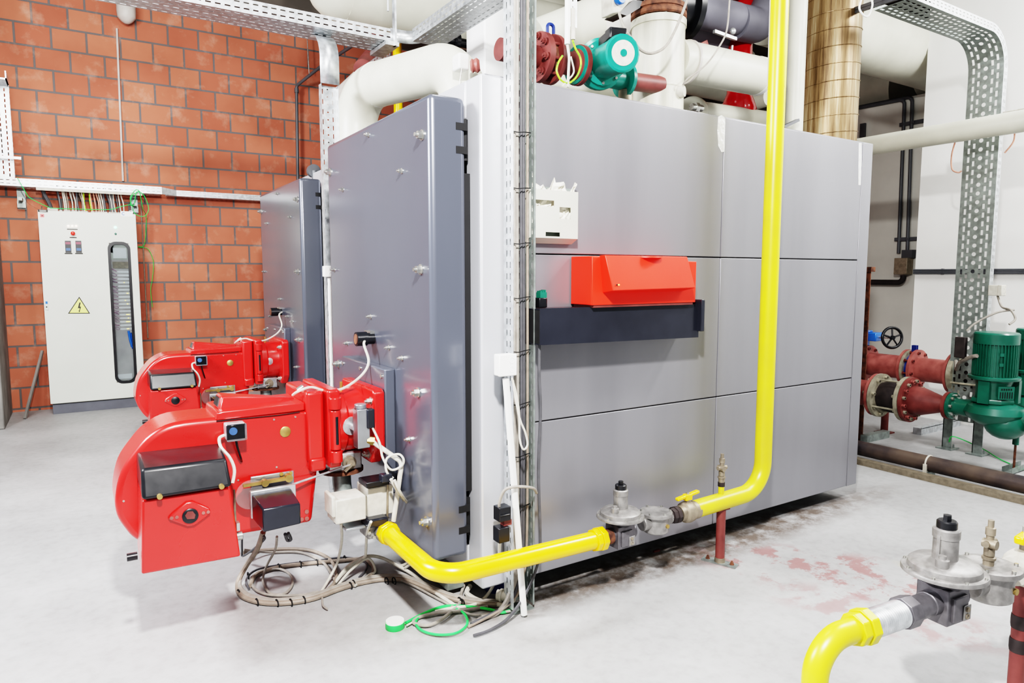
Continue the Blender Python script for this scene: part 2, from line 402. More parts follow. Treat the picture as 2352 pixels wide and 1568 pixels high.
# ================================================================== BOILERS
def boiler(x0, y0, label, group, full=True):
    """front casing plane x0, near side plane y0"""
    y1 = y0+1.40; r = thing('boiler', label, 'boiler', (x0, (y0+y1)/2, 0), group)
    MB().box((x0+.03,y0+.02,.11),(x0+2.65,y1-.02,2.15)).build('core','dark_gap',r)
    f = MB(); f.box((x0,y0,.10),(x0+.18,y0+.12,2.17)); f.box((x0,y1-.12,.10),(x0+.18,y1,2.17)); f.box((x0,y0+.12,2.02),(x0+.18,y1-.12,2.17)); f.box((x0,y0+.12,.10),(x0+.18,y1-.12,.25))
    f.build('front_frame','silver_front',r,bevel=.008)
    g = .0025
    for (a,b) in ((x0+.18,x0+1.385),(x0+1.385,x0+2.585)):
        for (c,d) in ((.10,.775),(.775,1.484),(1.484,2.17)):
            MB().box((a+g,y0,c+g),(b-g,y0+.03,d-g)).build('side_panel','silver',r,bevel=.003)
            if full: MB().box((a+g,y1-.03,c+g),(b-g,y1,d-g)).build('side_panel','silver',r,bevel=.003)
    MB().box((x0+2.585+g,y0,.10),(x0+2.688,y0+.031,2.17)).build('end_panel','silver',r,bevel=.003)
    MB().box((x0+2.66,y0+.032,.10),(x0+2.687,y1-.002,2.154)).build('rear_panel','silver',r,bevel=.003)
    MB().box((x0+.02,y0+.002,2.155),(x0+2.688,y1-.002,2.172)).build('top_panel','silver',r,bevel=.002)
    b = MB()
    for yy in (y0+.25,y1-.35): b.box((x0+.06,yy,0),(x0+2.55,yy+.10,.10))
    for xx in (x0-.06,x0+2.2): b.box((xx,y0+.2,.03),(xx+.08,y1-.2,.11))
    b.build('base_rail','galv_dark',r)
    for yy in (y0+.12,y1-.2): MB().cyl((x0+.16,yy+.04,0),(x0+.16,yy+.04,.10),.05).build('foot','navy',r)
    # door
    dy0 = y0+.066; dy1 = y1-.066; dx0 = x0-.185; dx1 = x0-.028
    d = MB().box((dx0,dy0,.235),(dx1,dy1,2.087)).build('door','door',r,bevel=.022,bseg=4)
    h = MB()
    for zz in (1.975,1.885,.435,.345):
        h.mark(); h.box((dx1-.045,dy0-.0015,zz-.014),(dx1+.006,dy0+.05,zz+.014)); h.mark(); h.box((dx1-.045,dy1-.05,zz-.014),(dx1+.006,dy1+.0015,zz+.014))
    h.build('hinge_slot','dark_gap',d)
    p = MB()
    for zz in (1.93,.39):
        for yy in (dy0+.03,dy1-.03): p.mark(); p.cyl((dx1+.012,yy,zz-.08),(dx1+.012,yy,zz+.08),.011)
    for yy in (dy0+.02,dy1-.04): p.mark(); p.box((dx1-.001,yy,.5),(x0+.002,yy+.02,1.8))
    p.build('hinge_pin','dark_gap',d)
    cy = (dy0+dy1)/2
    B = [(2.483,1.939,1),(3.058,2.036,0),(2.686,1.827,0),(3.63,1.939,1),(3.433,1.827,0),(2.511,1.419,1),(3.60,1.423,0),(3.077,1.201,0),(3.422,1.045,0),(2.858,1.073,0),(2.713,1.041,0),(3.572,.921,1),(2.552,.915,1),(2.652,.698,0),(2.483,.388,1),(3.60,.40,1)]
    for (by,bz,big) in B:
        MB().hexb((dx0+.001,by-2.35+y0,bz),(-1,0,0),.016 if big else .009,.028 if big else .02).build('bolt','zinc',d,bevel=0)
    pl = MB().box((dx0-.047,dy0+.384,.42),(dx0+.001,dy0+.384+.58,.985)).build('burner_plate','door',d,bevel=.006)
    s = MB()
    for (yy,zz) in ((.41,.95),(.41,.70),(.41,.45),(.68,.955),(.93,.95)): s.mark(); s.cyl((dx0-.047,dy0+yy+.01,zz),(dx0-.052,dy0+yy+.01,zz),.009,seg=14)
    s.build('plate_screw','zinc',pl)
    sg = MB(); sg.cyl((dx0+.002,dy0+.635,1.10),(dx0-.06,dy0+.635,1.10),.027); sg.cyl((dx0-.035,dy0+.635,1.10),(dx0-.085,dy0+.635,1.10),.033)
    sg.build('sight_tube','black',d)
    MB().cyl((dx0-.0845,dy0+.635,1.10),(dx0-.0875,dy0+.635,1.10),.024).build('sight_glass','rust',d)
    t = MB().box((dx0+.02,dy0+.62,1.11),(dx0-.02,dy0+.70,1.135)); t.build('sight_bracket','zinc',d)
    return r
b1 = boiler(1.347, 2.35, 'large grey foreground boiler with blue-grey door and orange control box on its side', 'boilers')
b2 = boiler(1.557, 4.926, 'rear grey boiler beside the brick wall, mostly hidden behind the foreground boiler', 'boilers')
tag(MB().prism([P(a,b,y=2.349) for a,b in ((1650,268),(1658,264),(1666,272),(1664,349),(1657,349),(1650,335),(1648,300))],(0,.002,0)).build('tape_strip','tape'),
    'torn silver tape strip over the top seam in the middle of the foreground boiler side','tape')
tag(MB().prism([P(a,b,y=2.349) for a,b in ((1973,328),(1979,328),(1979,380),(1977,425),(1972,425),(1972,372))],(0,.002,0)).build('tape_strip','tape'),
    'narrow white tape strip at the far upper corner of the boiler side','tape')

# ================================================================== BURNERS
def burner(pilot, label, off):
    ox, oy = off
    r = thing('gas_burner', label, 'burner', (1.0+ox, 3.02+oy, .25), 'red gas burners')
    T = Matrix.Translation((ox,oy,0))
    def mb():
        b = MB(); b.T = T; return b
    YF = 2.88
    face = [(495,960),(399,972),(345,999),(308.6,1038),(278,1085),(265,1143),(268.7,1184),(288,1216),(311.7,1240),(360,1262),(450,1262),(500,1240),(568,1226),(718,1200),(731,1076),(735,1000),(730,950),(712,941)]
    pts = [P(a,b,y=YF) for a,b in face]
    # smooth scroll outline
    pa = spline(pts[:10], 4)[:-1] + pts[9:]
    hz = mb(); hz.prism(pa, (0,.27,0)); hs = hz.build('scroll_housing','red',r,bevel=.022,bseg=4)
    # lid with narrow sight wedge on top
    b = mb(); b.prism([P(495,966,y=YF),P(498,948,y=YF),P(512,944,y=YF),P(700,924,y=YF),P(700,942,y=YF)],(0,.262,0)); b.v = [V(v.x,v.y+.003-.006*(v.y-oy<2.9),v.z) for v in b.v]; l = b.build('lid','red',r,bevel=.006,bseg=3)
    b = mb(); zb = .845
    b.hexa([(.452,2.93,zb),(.77,2.985,zb),(.77,3.03,zb),(.452,3.09,zb)],[(.470,2.955,.905),(.77,2.99,.866),(.77,3.025,.866),(.470,3.065,.905)]); b.build('sight_wedge','red',l,bevel=.008,bseg=3)
    b = mb(); b.hexa([(.4525,2.965,.862),(.458,2.965,.862),(.458,3.055,.862),(.4525,3.055,.862)],[(.4625,2.975,.895),(.468,2.975,.895),(.468,3.045,.895),(.4625,3.045,.895)]); b.build('sight_window','black',l)
    b = mb(); b.tube([P(497,967,y=YF-.0035),P(640,953,y=YF-.0035),P(689,946,y=YF-.0035)],.0022,6); b.build('seam_line','dark_gap',l)
    # hinge blocks
    b = mb(); b.box((.785,2.855,.60),(.86,3.20,.905)); b.box((.79,2.845,.56),(.862,3.2,.62)); b.build('hinge_block','red',r,bevel=.014,bseg=3)
    b = mb(); b.box((.868,2.83,.57),(.925,3.22,.91)); b.build('hinge_flange','red',r,bevel=.012,bseg=3)
    b = mb()
    for z0,z1 in ((.83,.88),(.60,.65)): b.cyl((.895,2.815,z0),(.895,2.815,z1),.027)
    b.cyl((.895,2.815,.655),(.895,2.815,.825),.022)
    b.build('hinge_knuckle','red',r,bevel=.003)
    mb().cyl((.895,2.797,.68),(.895,2.797,.80),.007).build('hinge_pin','black',r)
    # throat and flange
    b = mb(); b.lathe([(.15,.0),(.15,.05),(.142,.06),(.142,.16),(.155,.2)],(.92,3.02,.735),(1,0,0),36); b.build('throat','red',r)
    fp = [(-.215,.155),(-.195,.17),(.195,.17),(.215,.155),(.215,-.10),(.16,-.17),(-.16,-.17),(-.215,-.10)]
    b = mb(); b.prism([V(1.06,3.01+q[0],.73+q[1]) for q in fp],(.052,0,0)); fl = b.build('mounting_flange','red',r,bevel=.01,bseg=3)
    for (yy,zz) in ((2.83,.845),(2.87,.60),(3.19,.845),(3.15,.60)): mb().hexb((1.062,yy,zz),(-1,0,0),.014,.025).build('flange_nut','zinc',fl)
    mb().cyl((.985,3.0,.86),(.985,3.0,.915),.007,seg=10).build('test_nipple','brass',r)
    # gas inlet
    b = mb(); b.box((.90,2.93,.52),(1.05,3.08,.60)); gi = b.build('gas_inlet','galv',r,bevel=.006)
    b = mb(); b.cyl((.975,3.0,.505),(.975,3.0,.52),.10); b.build('inlet_flange','rust',gi)
    b = mb(); b.cyl((.985,2.93,.56),(.985,2.905,.56),.03); b.cyl((.985,2.905,.56),(.985,2.89,.56),.018); b.build('damper_shaft','bronze',gi)
    b = mb(); b.tube(arc_fillet([(.975,3.0,.51),(.98,3.0,.33),(1.02,2.80,.33)],.12),.042,16); b.build('gas_elbow','galv_dark',r)
    # red control cover under black hood
    YB = 2.62
    f4 = [P(a,b,y=YB) for a,b in ((325,1320),(553,1278),(529,1119),(326,1150))]
    bk = [V(p.x+(.006 if i in (0,3) else .004),2.905,p.z+.004) for i,p in enumerate(f4)]
    b = mb(); b.hexa([f4[0],f4[1],bk[1],bk[0]],[f4[3],f4[2],bk[2],bk[3]]); cv = b.build('control_cover','red',r,bevel=.008,bseg=3)
    h0 = [V(.146,2.60,.626),V(.437,2.60,.626),V(.452,2.90,.63),V(.15,2.90,.63)]
    h1 = [V(.15,2.635,.728),V(.428,2.635,.725),V(.448,2.90,.728),V(.152,2.90,.732)]
    mb().hexa(h0,h1).build('black_hood','black',r,bevel=.012,bseg=3)
    b = mb()
    for (xx,zz) in ((.20,.634),(.40,.636)): b.mark(); b.cyl((xx,2.602,zz),(xx,2.585,zz),.009,seg=14)
    b.build('hood_screw','brass',r)
    dm = [(385,1192),(395,1180),(428,1153),(443,1151),(482,1168),(485,1178),(475,1188),(447,1208),(430,1210),(392,1196)]
    b = mb(); b.prism([P(p,q,y=YB-.012) for p,q in dm],(0,.02,0)); dp = b.build('diamond_plate','red',cv,bevel=.006)
    b = mb(); c = P(437,1184,y=YB-.012); b.lathe([(.027,0),(.027,.006),(.022,.009)],c+V(0,.002,0),(0,-1,0),30); b.build('round_button','black',dp)
    b = mb()
    for p,q in ((394,1189),(406,1187),(467,1177),(478,1175)):
        b.mark(); b.cyl(P(p,q,y=YB-.012),P(p,q,y=YB-.012)+V(0,-.004,0),.006,seg=12)
    b.build('plate_rivet','redpipel',dp)
    if pilot:
        b = mb(); q = [P(p,w,y=YB-.0225) for p,w in ((425,1184),(431,1175),(443,1174),(449,1182),(447,1191),(430,1192))]; b.prism(q,(0,.002,0)); b.build('red_insert','redpipe',dp)
    b = mb(); b.cyl((.128,2.70,.40),(.095,2.70,.40),.014); b.build('side_knob','black',cv)
    b = mb(); b.cyl((.30,2.9,.352),(.30,2.9,.338),.05); b.build('motor_foot','black',cv)
    b = mb(); b.cyl((.455,2.66,.415),(.475,2.66,.415),.016); b.box((.455,2.645,.44),(.466,2.675,.47)); b.build('cable_gland','zinc',cv)
    # cover plates on the face
    b = mb(); c = P(655,991,y=YF); b.lathe([(.0225,0),(.0225,.006),(.019,.008)],c+V(0,.002,0),(0,-1,0),28); b.build('blanking_disc','brass',r)
    b = mb()
    for p,q in ((629,963),(678,957),(635,1072),(284,1150),(547,1102)): c = P(p,q,y=YF); b.mark(); b.cyl(c+V(0,.001,0),c+V(0,-.004,0),.004,seg=10)
    b.build('face_screw','zinc',r)
    b = mb()
    for p,q in ((704,1174),(704,1190),(692,1192)): c = P(p,q,y=YF); b.mark(); b.cyl(c+V(0,.001,0),c+V(0,-.006,0),.009,seg=14)
    b.build('red_plug','redpipel',r)
    # air pressure switch
    s0 = P(520,1014,y=2.82); s1 = P(565,970,y=2.82)
    b = mb(); b.box((s0.x,2.82,s0.z),(s1.x,2.882,s1.z)); sw = b.build('pressure_switch','galv',r,bevel=.008,bseg=3)
    cx = (s0.x+s1.x)/2; cz = (s0.z+s1.z)/2
    mb().box((s0.x+.006,2.8185,s0.z+.006),(s1.x-.006,2.8205,s1.z-.006)).build('switch_face','black',sw)
    mb().cyl((cx-.012,2.82,cz+.006),(cx-.012,2.812,cz+.006),.015).build('dial','bluedial',sw)
    b = mb(); b.box((s0.x,2.803,s0.z),(s1.x,2.817,s1.z)); b.build('clear_cover','clear',sw,bevel=.005)
    b = mb(); b.tube(spline([(cx,2.83,s0.z),(cx+.004,2.83,s0.z-.03),(cx+.018,2.85,s0.z-.08),(cx+.028,2.885,s0.z-.105)],6),.0045,8); b.build('black_tube','black',sw)
    b = mb(); b.tube(spline([(s0.x-.002,2.85,s0.z+.02),(s0.x-.022,2.84,s0.z+.012),(s0.x-.02,2.82,s0.z-.02),(s0.x+.0,2.76,s0.z-.05),(s0.x+.008,2.72,s0.z-.09),(s0.x-.004,2.70,s0.z-.135)],6),.006,8); b.build('switch_cable','cablelight',sw)
    # servo motor and linkage
    b = mb(); a0 = P(578,1172,y=2.86); a1 = P(675,1080,y=2.86); b.box((a0.x,2.858,a0.z),(a1.x,2.868,a1.z)); br = b.build('bracket_plate','plate',r,bevel=.004)
    for p,q in ((646,1088),(667,1086)): c = P(p,q,y=2.858); mb().cyl(c,c+V(0,-.006,0),.008,seg=12).build('bracket_screw','brass',br)
    b = mb(); a0 = P(598,1228,y=2.66); a1 = P(690,1142,y=2.66)
    b.hexa([(a0.x+.012,2.66,a0.z+.006),(a1.x,2.66,a0.z+.012),(a1.x,2.80,a0.z+.02),(a0.x,2.80,a0.z+.02)],[(a0.x+.012,2.66,a1.z-.022),(a1.x,2.66,a1.z-.024),(a1.x,2.80,a1.z),(a0.x,2.80,a1.z)])
    sv = b.build('servo_motor','duct',r,bevel=.006)
    b = mb(); b.box((a0.x-.004,2.80,a0.z+.02),(a1.x+.02,2.822,a1.z+.012)); b.build('servo_frame','galv',sv,bevel=.004)
    c = P(592,1130,y=2.84); c.x = a0.x+.005
    b = mb(); b.lathe([(.06,0),(.06,.004)],V(c.x,2.835,a1.z-.01),(0,-1,0),30); b.build('air_disc','transp',r)
    b = mb(); b.tube([(c.x-.062,2.84,a1.z+.02),(c.x-.062,2.84,a1.z-.15)],.0045,8); b.build('damper_rod','bronze',r)
    b = mb(); b.bar((c.x-.03,2.835,a1.z+.032),(a1.x+.0,2.835,a1.z+.034),.012,.022,(0,1,0)); b.cyl((a1.x+.0,2.825,a1.z+.034),(a1.x+.0,2.855,a1.z+.034),.016); b.cyl((c.x+.055,2.82,a1.z+.03),(c.x+.055,2.85,a1.z+.03),.014); b.build('linkage_arm','brass',r)
    b = mb(); b.tube([(a1.x+.012,2.83,a1.z+.005),(.99,2.895,.556)],.005,8); b.build('linkage_rod','galv',r)
    b = mb(); b.bar((.99,2.89,.56),(.955,2.89,.53),.008,.022,(0,1,0)); b.build('shaft_lever','bronze',r)
    # flame sensor lead from sight tube to the hinge
    k = [(1.13,3.045,1.10),(1.10,3.01,1.08),(1.11,2.98,1.0),(1.07,2.97,.94),(.97,2.93,.895),(.88,2.90,.898),(.82,2.90,.918),(.765,2.90,.905),(.75,2.93,.886)]
    b = mb(); b.tube(spline(k,8),.006,8); b.build('sensor_lead','cablelight',r)
    mb().cyl((.775,2.95,.90),(.80,2.95,.915),.012).build('lead_gland','zinc',r)
    if pilot:
        b = mb(); b.cyl((.985,2.882,.735),(.985,2.868,.735),.040); b.cyl((.985,2.87,.735),(.985,2.82,.735),.014); pv = b.build('pilot_valve','galv',r)
        z = P(800,940,y=2.78)
        b = mb(); b.box((.975,2.765,.655),(1.03,2.825,.825)); b.cyl((1.0,2.795,.825),(1.0,2.795,.845),.026,seg=20); b.build('valve_body','plate',pv,bevel=.003)
        b = mb(); b.box((1.015,2.755,.74),(1.05,2.79,.825)); b.build('valve_plug','duct',pv,bevel=.005)
        b = mb(); b.cyl((1.02,2.78,.685),(1.05,2.77,.68),.02,seg=6); b.build('pipe_union','brass',pv)
        b = mb(); b.tube(arc_fillet([(1.04,2.775,.68),(1.13,2.66,.60),(1.085,2.655,.35)],.03),.0105,12); b.build('pilot_pipe','cablelight',pv)
        b = mb(); b.tube(spline([(1.04,2.76,.74),(1.055,2.72,.68),(1.06,2.70,.62),(1.08,2.66,.575),(1.12,2.64,.59),(1.125,2.63,.62),(1.11,2.65,.64),(1.07,2.68,.62),(1.06,2.66,.57),(1.085,2.65,.54)],6),.005,8); b.build('pilot_cable','cablelight',pv)
    else:
        b = mb(); b.lathe([(.027,0),(.027,.006),(.022,.008)],(.985,2.885,.735),(0,-1,0),26); b.build('throat_disc','galv',r)
    return r
burner(True,'big red gas burner in the foreground with black hood and grey servo motor',(0,0))
burner(False,'far red gas burner standing before the electrical cabinet, mounted on the rear boiler',(.225,2.50))

# gas valve block of burner one
r = thing('gas_valve_block','grey and white gas valve block below the foreground burner','valve',(1.02,2.74,.20))
def pb(b, x0,y0p,x1,y1p, y, depth):
    a = P(x0,y1p,y=y); c = P(x1,y0p,y=y); b.box((a.x,y,a.z),(c.x,y+depth,c.z))
b = MB(); pb(b,772,1137,841,1206,2.68,.12); pb(b,764,1140,771.8,1190,2.685,.11); b.build('side_actuator','cablelight',r,bevel=.006)
b = MB(); pb(b,795,1206,840,1222,2.70,.09); b.build('actuator_base','plate',r,bevel=.003)
b = MB(); pb(b,845,1112,904,1190,2.70,.13); b.build('main_actuator','cablelight',r,bevel=.005)
b = MB(); pb(b,842,1100,895,1122,2.66,.10); b.build('actuator_cap','black',r,bevel=.004)
b = MB(); pb(b,846,1186,893,1215,2.655,.10); b.build('pressure_monitor','duct',r,bevel=.008)
b = MB(); pb(b,846,1195,905,1240,2.69,.11); b.cyl((1.058,2.70,.305),(1.058,2.665,.305),.05,seg=8); b.build('valve_body','castalu',r,bevel=.006)
b = MB(); pb(b,878,1088,902,1110,2.64,.04); b.build('cable_connector','duct',r,bevel=.004)
b = MB(); b.cyl(P(775,1190,y=2.74),P(775,1200,y=2.74),.014); b.build('cable_gland','black',r)
b = MB(); b.cyl(P(889,1240,y=2.69),P(891,1070,y=2.69),.005,seg=8); b.build('impulse_pipe','bronze',r)
b = MB()
for p,q in ((858,1232),(901,1196),(846,1222)): c = P(p,q,y=2.69); b.mark(); b.cyl(c,c+V(0,-.012,0),.008,seg=8)
b.build('valve_screw','zinc',r)

# ================================================================== GAS PIPING
def gasregulator(name, label, C0, s, ax, group=None):
    r = thing(name, label, 'regulator', C0, group)
    R = Matrix.Translation(C0) @ Matrix.Rotation(ax, 4, 'Z') @ Matrix.Scale(s, 4)
    def mb():
        b = MB(); b.T = R; return b
    b = mb(); b.box((-.045,-.042,-.055),(.045,.042,.04)); b.box((-.03,-.05,-.045),(.03,.05,.02)); b.lathe([(.03,0),(.075,.045)],(0,0,.02),(0,0,1),32)
    b.cyl((-.07,0,-.005),(.07,0,-.005),.032); b.build('valve_body','castdark',r,bevel=.003*s)
    mb().box((.006,-.0535,-.045),(.036,-.05,-.005)).build('cover_plate','castalu',r,bevel=.002)
    b = mb(); b.cyl((.018,-.053,-.015),(.018,-.058,-.015),.007,seg=6); b.torus((.02,-.054,-.034),(0,1,0),.006,.002,16,6); b.build('test_plug','bronze',r)
    b = mb(); b.lathe([(.085,.062),(.1,.066),(.1,.072),(.098,.076),(.086,.077),(.084,.09),(.076,.097),(.05,.10),(.028,.105)],(0,0,0),(0,0,1),48)
    b.build('diaphragm_housing','castalu',r)
    b = mb()
    for k in range(8):
        a = k*PI/4+.3; b.mark(); b.cyl((.093*math.cos(a),.093*math.sin(a),.075),(.093*math.cos(a),.093*math.sin(a),.081),.004,seg=8)
    b.build('rim_screw','zinc',r)
    b = mb(); b.lathe([(.016,.09),(.016,.118),(.009,.120),(.009,.128)],(-.048,-.022,0),(0,0,1),16); b.build('vent_boss','castalu',r)
    b = mb(); b.lathe([(.030,.098),(.029,.165),(.028,.175)],(0,0,0),(0,0,1),28); b.box((-.032,-.004,.10),(-.028,.004,.17)); b.build('spring_tower','castalu',r)
    b = mb(); b.lathe([(.0315,.160),(.032,.182),(.028,.186)],(0,0,0),(0,0,1),12); b.build('tower_nut','castalu',r)
    b = mb(); b.lathe([(.024,.184),(.024,.203),(.021,.206)],(0,0,0),(0,0,1),14); b.lathe([(.0105,.205),(.0105,.220)],(0,0,0),(0,0,1),6); b.build('adjusting_cap','black',r)
    return r
def gasfilter(label, C0, s, ax, cutdepth=.075, nipple=False):
    r = thing('gas_filter', label, 'filter', C0)
    R = Matrix.Translation(C0) @ Matrix.Rotation(ax, 4, 'Z') @ Matrix.Scale(s, 4)
    def mb():
        b = MB(); b.T = R; return b
    b = mb(); b.lathe([(.05,-.05),(.058,-.045),(.058,.028)],(0,0,0),(0,0,1),32); b.cyl((-.085,0,0),(.085,0,0),.031); b.build('filter_bowl','castalu',r,bevel=.002)
    b = mb(); b.lathe([(.074,.028),(.076,.032),(.074,.042),(.056,.046),(.05,.044)],(0,0,0),(0,0,1),20); b.build('filter_cover','castalu',r)
    b = mb()
    for k in range(6):
        a = k*PI/3+.4; b.mark(); b.cyl((.064*math.cos(a),.064*math.sin(a),.042),(.064*math.cos(a),.064*math.sin(a),.051),.0055,seg=8)
    b.build('cover_bolt','zinc',r)
    b = mb(); b.cyl((.015,-.056,-.012),(.015,-.063,-.012),.009); b.build('drain_plug','brass',r)
    return r
def needlevalve(label, base, s=1.):
    b = MB(); b.T = Matrix.Translation(base) @ Matrix.Scale(s, 4)
    b.lathe([(.012,-.01),(.013,.012),(.016,.012),(.016,.018),(.010,.02),(.0125,.022),(.0125,.04),(.009,.044),(.009,.075),(.0115,.076),(.0115,.095),(.007,.097),(.007,.115)],(0,0,0),(0,0,1),16)
    b.cyl((-.024,0,.055),(.026,0,.055),.0085,seg=12); b.cyl((-.008,-.02,.055),(-.008,.012,.055),.012,seg=14)
    return tag(b.build('test_valve','bronze'),label,'valve')
PY = 2.16
p = MB(); p.tube(arc_fillet([(1.058,2.64,.305),(1.058,PY,.298),(1.80,PY,.284)],.11,12),.0375,20)
yp = p.build('gas_pipe','yellow'); tag(yp,'bright yellow gas pipe running low across the upright cable tray to the burner valve','pipe')
c = MB(); c.cyl((1.058,2.665,.305),(1.058,2.635,.305),.05,seg=8); c.cyl((1.058,2.637,.305),(1.058,2.62,.305),.045); c.build('pipe_union','yellow',yp,bevel=.003)
c = MB(); c.cyl((1.775,PY,.284),(1.80,PY,.284),.048,seg=8); c.cyl((1.80,PY,.284),(1.828,PY,.284),.052,seg=8); c.build('pipe_union','yellow',yp,bevel=.003)
c = MB(); c.cyl((1.826,PY,.284),(1.87,PY,.284),.034,seg=20); tag(c.build('pipe_nipple','rust'),'rusty threaded nipple between yellow union and small regulator','nipple')
gasregulator('gas_regulator','small round gas pressure regulator before the boiler side',(1.925,PY,.29),1.03,0,'gas pressure regulators')
gasfilter('grey gas filter between the small regulator and the yellow-handled valve',(2.135,PY,.30),1.0,0)
c = MB(); c.lathe([(.031,0),(.031,.012),(.036,.013),(.036,.035),(.040,.036),(.040,.055)],(2.215,PY,.302),(1,0,0),8)
tag(c.build('pipe_nipple','rubber'),'dark hexagonal nipple between gas filter and ball valve','nipple')
r = thing('ball_valve','bronze ball valve with yellow wing handle beside the dark nipple','valve',(2.34,PY,.26))
MB().lathe([(.036,-.055),(.037,-.03),(.047,-.022),(.051,0),(.047,.022),(.04,.03),(.042,.034),(.042,.06)],(2.335,PY,.302),(1,0,0),24).build('valve_body','bronze',r)
MB().cyl((2.335,PY,.34),(2.335,PY,.372),.014).build('stem','bronze',r)
b = MB(); b.bar((2.265,PY,.372),(2.405,PY,.388),.022,.014); b.box((2.315,PY-.014,.358),(2.355,PY+.014,.388)); b.build('wing_handle','yellow',r,bevel=.004)
MB().cyl((2.335,PY,.386),(2.335,PY,.396),.010,seg=6).build('handle_nut','zinc',r)
p = MB(); p.tube(arc_fillet([(2.385,PY,.304),(2.87,PY,.318),(2.87,PY,4.4)],.15,14),.0415,24)
yp = p.build('gas_pipe','yellow2'); tag(yp,'tall lemon-yellow gas riser pipe in front of the boiler side','pipe')
MB().cyl((2.565,PY,.34),(2.565,PY,.385),.014).build('test_stub','yellow2',yp)
MB().cyl((2.565,PY,.385),(2.565,PY,.405),.0165).build('stub_cap','rubber',yp)
needlevalve('small chrome test valve on top of the yellow gas pipe',(2.565,PY,.412),1.15)
r = thing('pipe_support','dark red support post under the yellow gas pipe','support',(2.57,PY,0))
MB().cyl((2.57,PY,.01),(2.57,PY,.27),.022).build('post','redpipe',r)
MB().lathe([(.026,.006),(.024,.03)],(2.57,PY,0),(0,0,1),20).build('collar','bronze',r)
b = MB(); b.obox((2.57,PY,.004),V(.35,-.94,0).normalized(),V(.94,.35,0).normalized(),V(0,0,1),.085,.025,.004); b.build('foot_plate','galv_dark',r)
b = MB()
for k in (-1,1): b.mark(); b.hexb(V(2.57,PY,.008)+V(.35,-.94,0).normalized()*.06*k,(0,0,1),.008,.014)
b.build('anchor_bolt','rust',r)
b = MB(); b.box((2.53,PY-.02,.268),(2.61,PY+.02,.275)); b.build('saddle','redpipe',r)

# second gas train in the right foreground
A2 = -math.radians(5.8); dx = V(math.cos(A2),math.sin(A2),0)
R2 = V(2.11,.949,.452); S2 = 1.13
gasregulator('gas_regulator','large dusty gas pressure regulator in the right foreground',R2,S2,A2,'gas pressure regulators')
F2 = R2 + dx*.235 + V(0,0,.003)
gasfilter('large grey gas filter in the right foreground behind the big regulator',F2,1.15,A2)
needlevalve('brass-topped test valve standing on the large foreground gas filter',F2+V(-.01,0,.055),1.2)
q = R2-V(0,0,.008)
c = MB(); c.tube([q-dx*.06, q-dx*.20],.034,24); c.cyl(q-dx*.15,q-dx*.195,.046,seg=8)
tag(c.build('pipe_nipple','castdark',bevel=.002),'grey steel nipple with hexagonal nut screwed into the large regulator','nipple')
c = MB(); prof = [(.037,0)]
for k in range(17): prof += [(.0395,.004+k*.0085),(.037,.008+k*.0085)]
c.lathe(prof,q-dx*.195,-dx,28); tag(c.build('threaded_pipe','galv'),'threaded steel pipe piece between grey nut and yellow union','nipple')
p = MB(); e1 = q-dx*.535; p.tube(arc_fillet([q-dx*.375, e1, V(e1.x,e1.y,0)],.10,12),.0335,24)
yp = p.build('gas_pipe','yellow2'); tag(yp,'short lemon-yellow elbow pipe in the right foreground','pipe')
c = MB(); c.cyl(q-dx*.335,q-dx*.365,.050,seg=8); c.cyl(q-dx*.367,q-dx*.395,.045,seg=8); c.build('pipe_union','yellow2',yp,bevel=.003)
bv = F2 + dx*.20
r = thing('ball_valve','bronze ball valve with yellow handle at the right edge','valve',bv)
MB().lathe([(.045,-.07),(.047,-.04),(.06,-.02),(.062,.0),(.058,.025),(.05,.05)],bv,dx,24).build('valve_body','cablelight',r)
MB().cyl(bv+V(0,0,.05),bv+V(0,0,.10),.018).build('stem','bronze',r)
b = MB(); b.bar(bv+V(-.06,0,.10),bv+V(.09,0,.115),.03,.026); b.build('wing_handle','yellow',r,bevel=.006)
MB().cyl(bv+V(0,0,.11),bv+V(0,0,.135),.014,seg=6).build('handle_nut','zinc',r)
sp = P(2338,1400,z=.25)
r = thing('pipe_support','red support post with black tape bands at the right edge','support',(bv.x,bv.y,0))
MB().cyl((bv.x,bv.y,.01),(bv.x,bv.y,.40),.024).build('post','redpipe',r)
b = MB()
for zz in (.17,.25): b.mark(); b.lathe([(.0255,zz),(.027,zz+.01),(.027,zz+.035),(.0255,zz+.045)],(bv.x,bv.y,0),(0,0,1),24)
b.build('tape_band','rubber',r)
MB().box((bv.x-.03,bv.y-.08,0),(bv.x+.03,bv.y+.08,.01)).build('foot_plate','galv_dark',r)
# ================================================================== ON THE BOILER SIDE
YS = 2.35
r = thing('control_unit','orange-red boiler control unit with sloped flap on the boiler side','control unit',(2.1,2.28,1.262))
b = MB(); b.hexa([(1.79,2.20,1.272),(2.397,2.20,1.272),(2.397,2.348,1.272),(1.81,2.348,1.272)],[(1.785,2.20,1.472),(2.398,2.20,1.458),(2.40,2.348,1.462),(1.81,2.348,1.476)]); b.build('casing','orange',r,bevel=.003)
b = MB(); b.box((1.80,2.345,1.272),(1.845,2.205,1.4745)); b.v = [V(v.x-.012,v.y,v.z+.0005) for v in b.v]; b.build('side_panel','orange',r,bevel=.003)
b = MB(); b.hexa([(1.845,2.135,1.333),(2.325,2.135,1.34),(2.315,2.202,1.325),(1.845,2.202,1.322)],[(1.825,2.165,1.478),(2.30,2.165,1.478),(2.30,2.202,1.478),(1.825,2.202,1.478)]); fl = b.build('flap','orange',r,bevel=.003)
b = MB(); b.lathe([(.07,0),(.068,.006),(.0,.008)],(2.08,2.20,1.470),(0,0,1),24); b.build('top_cap','orange',r)
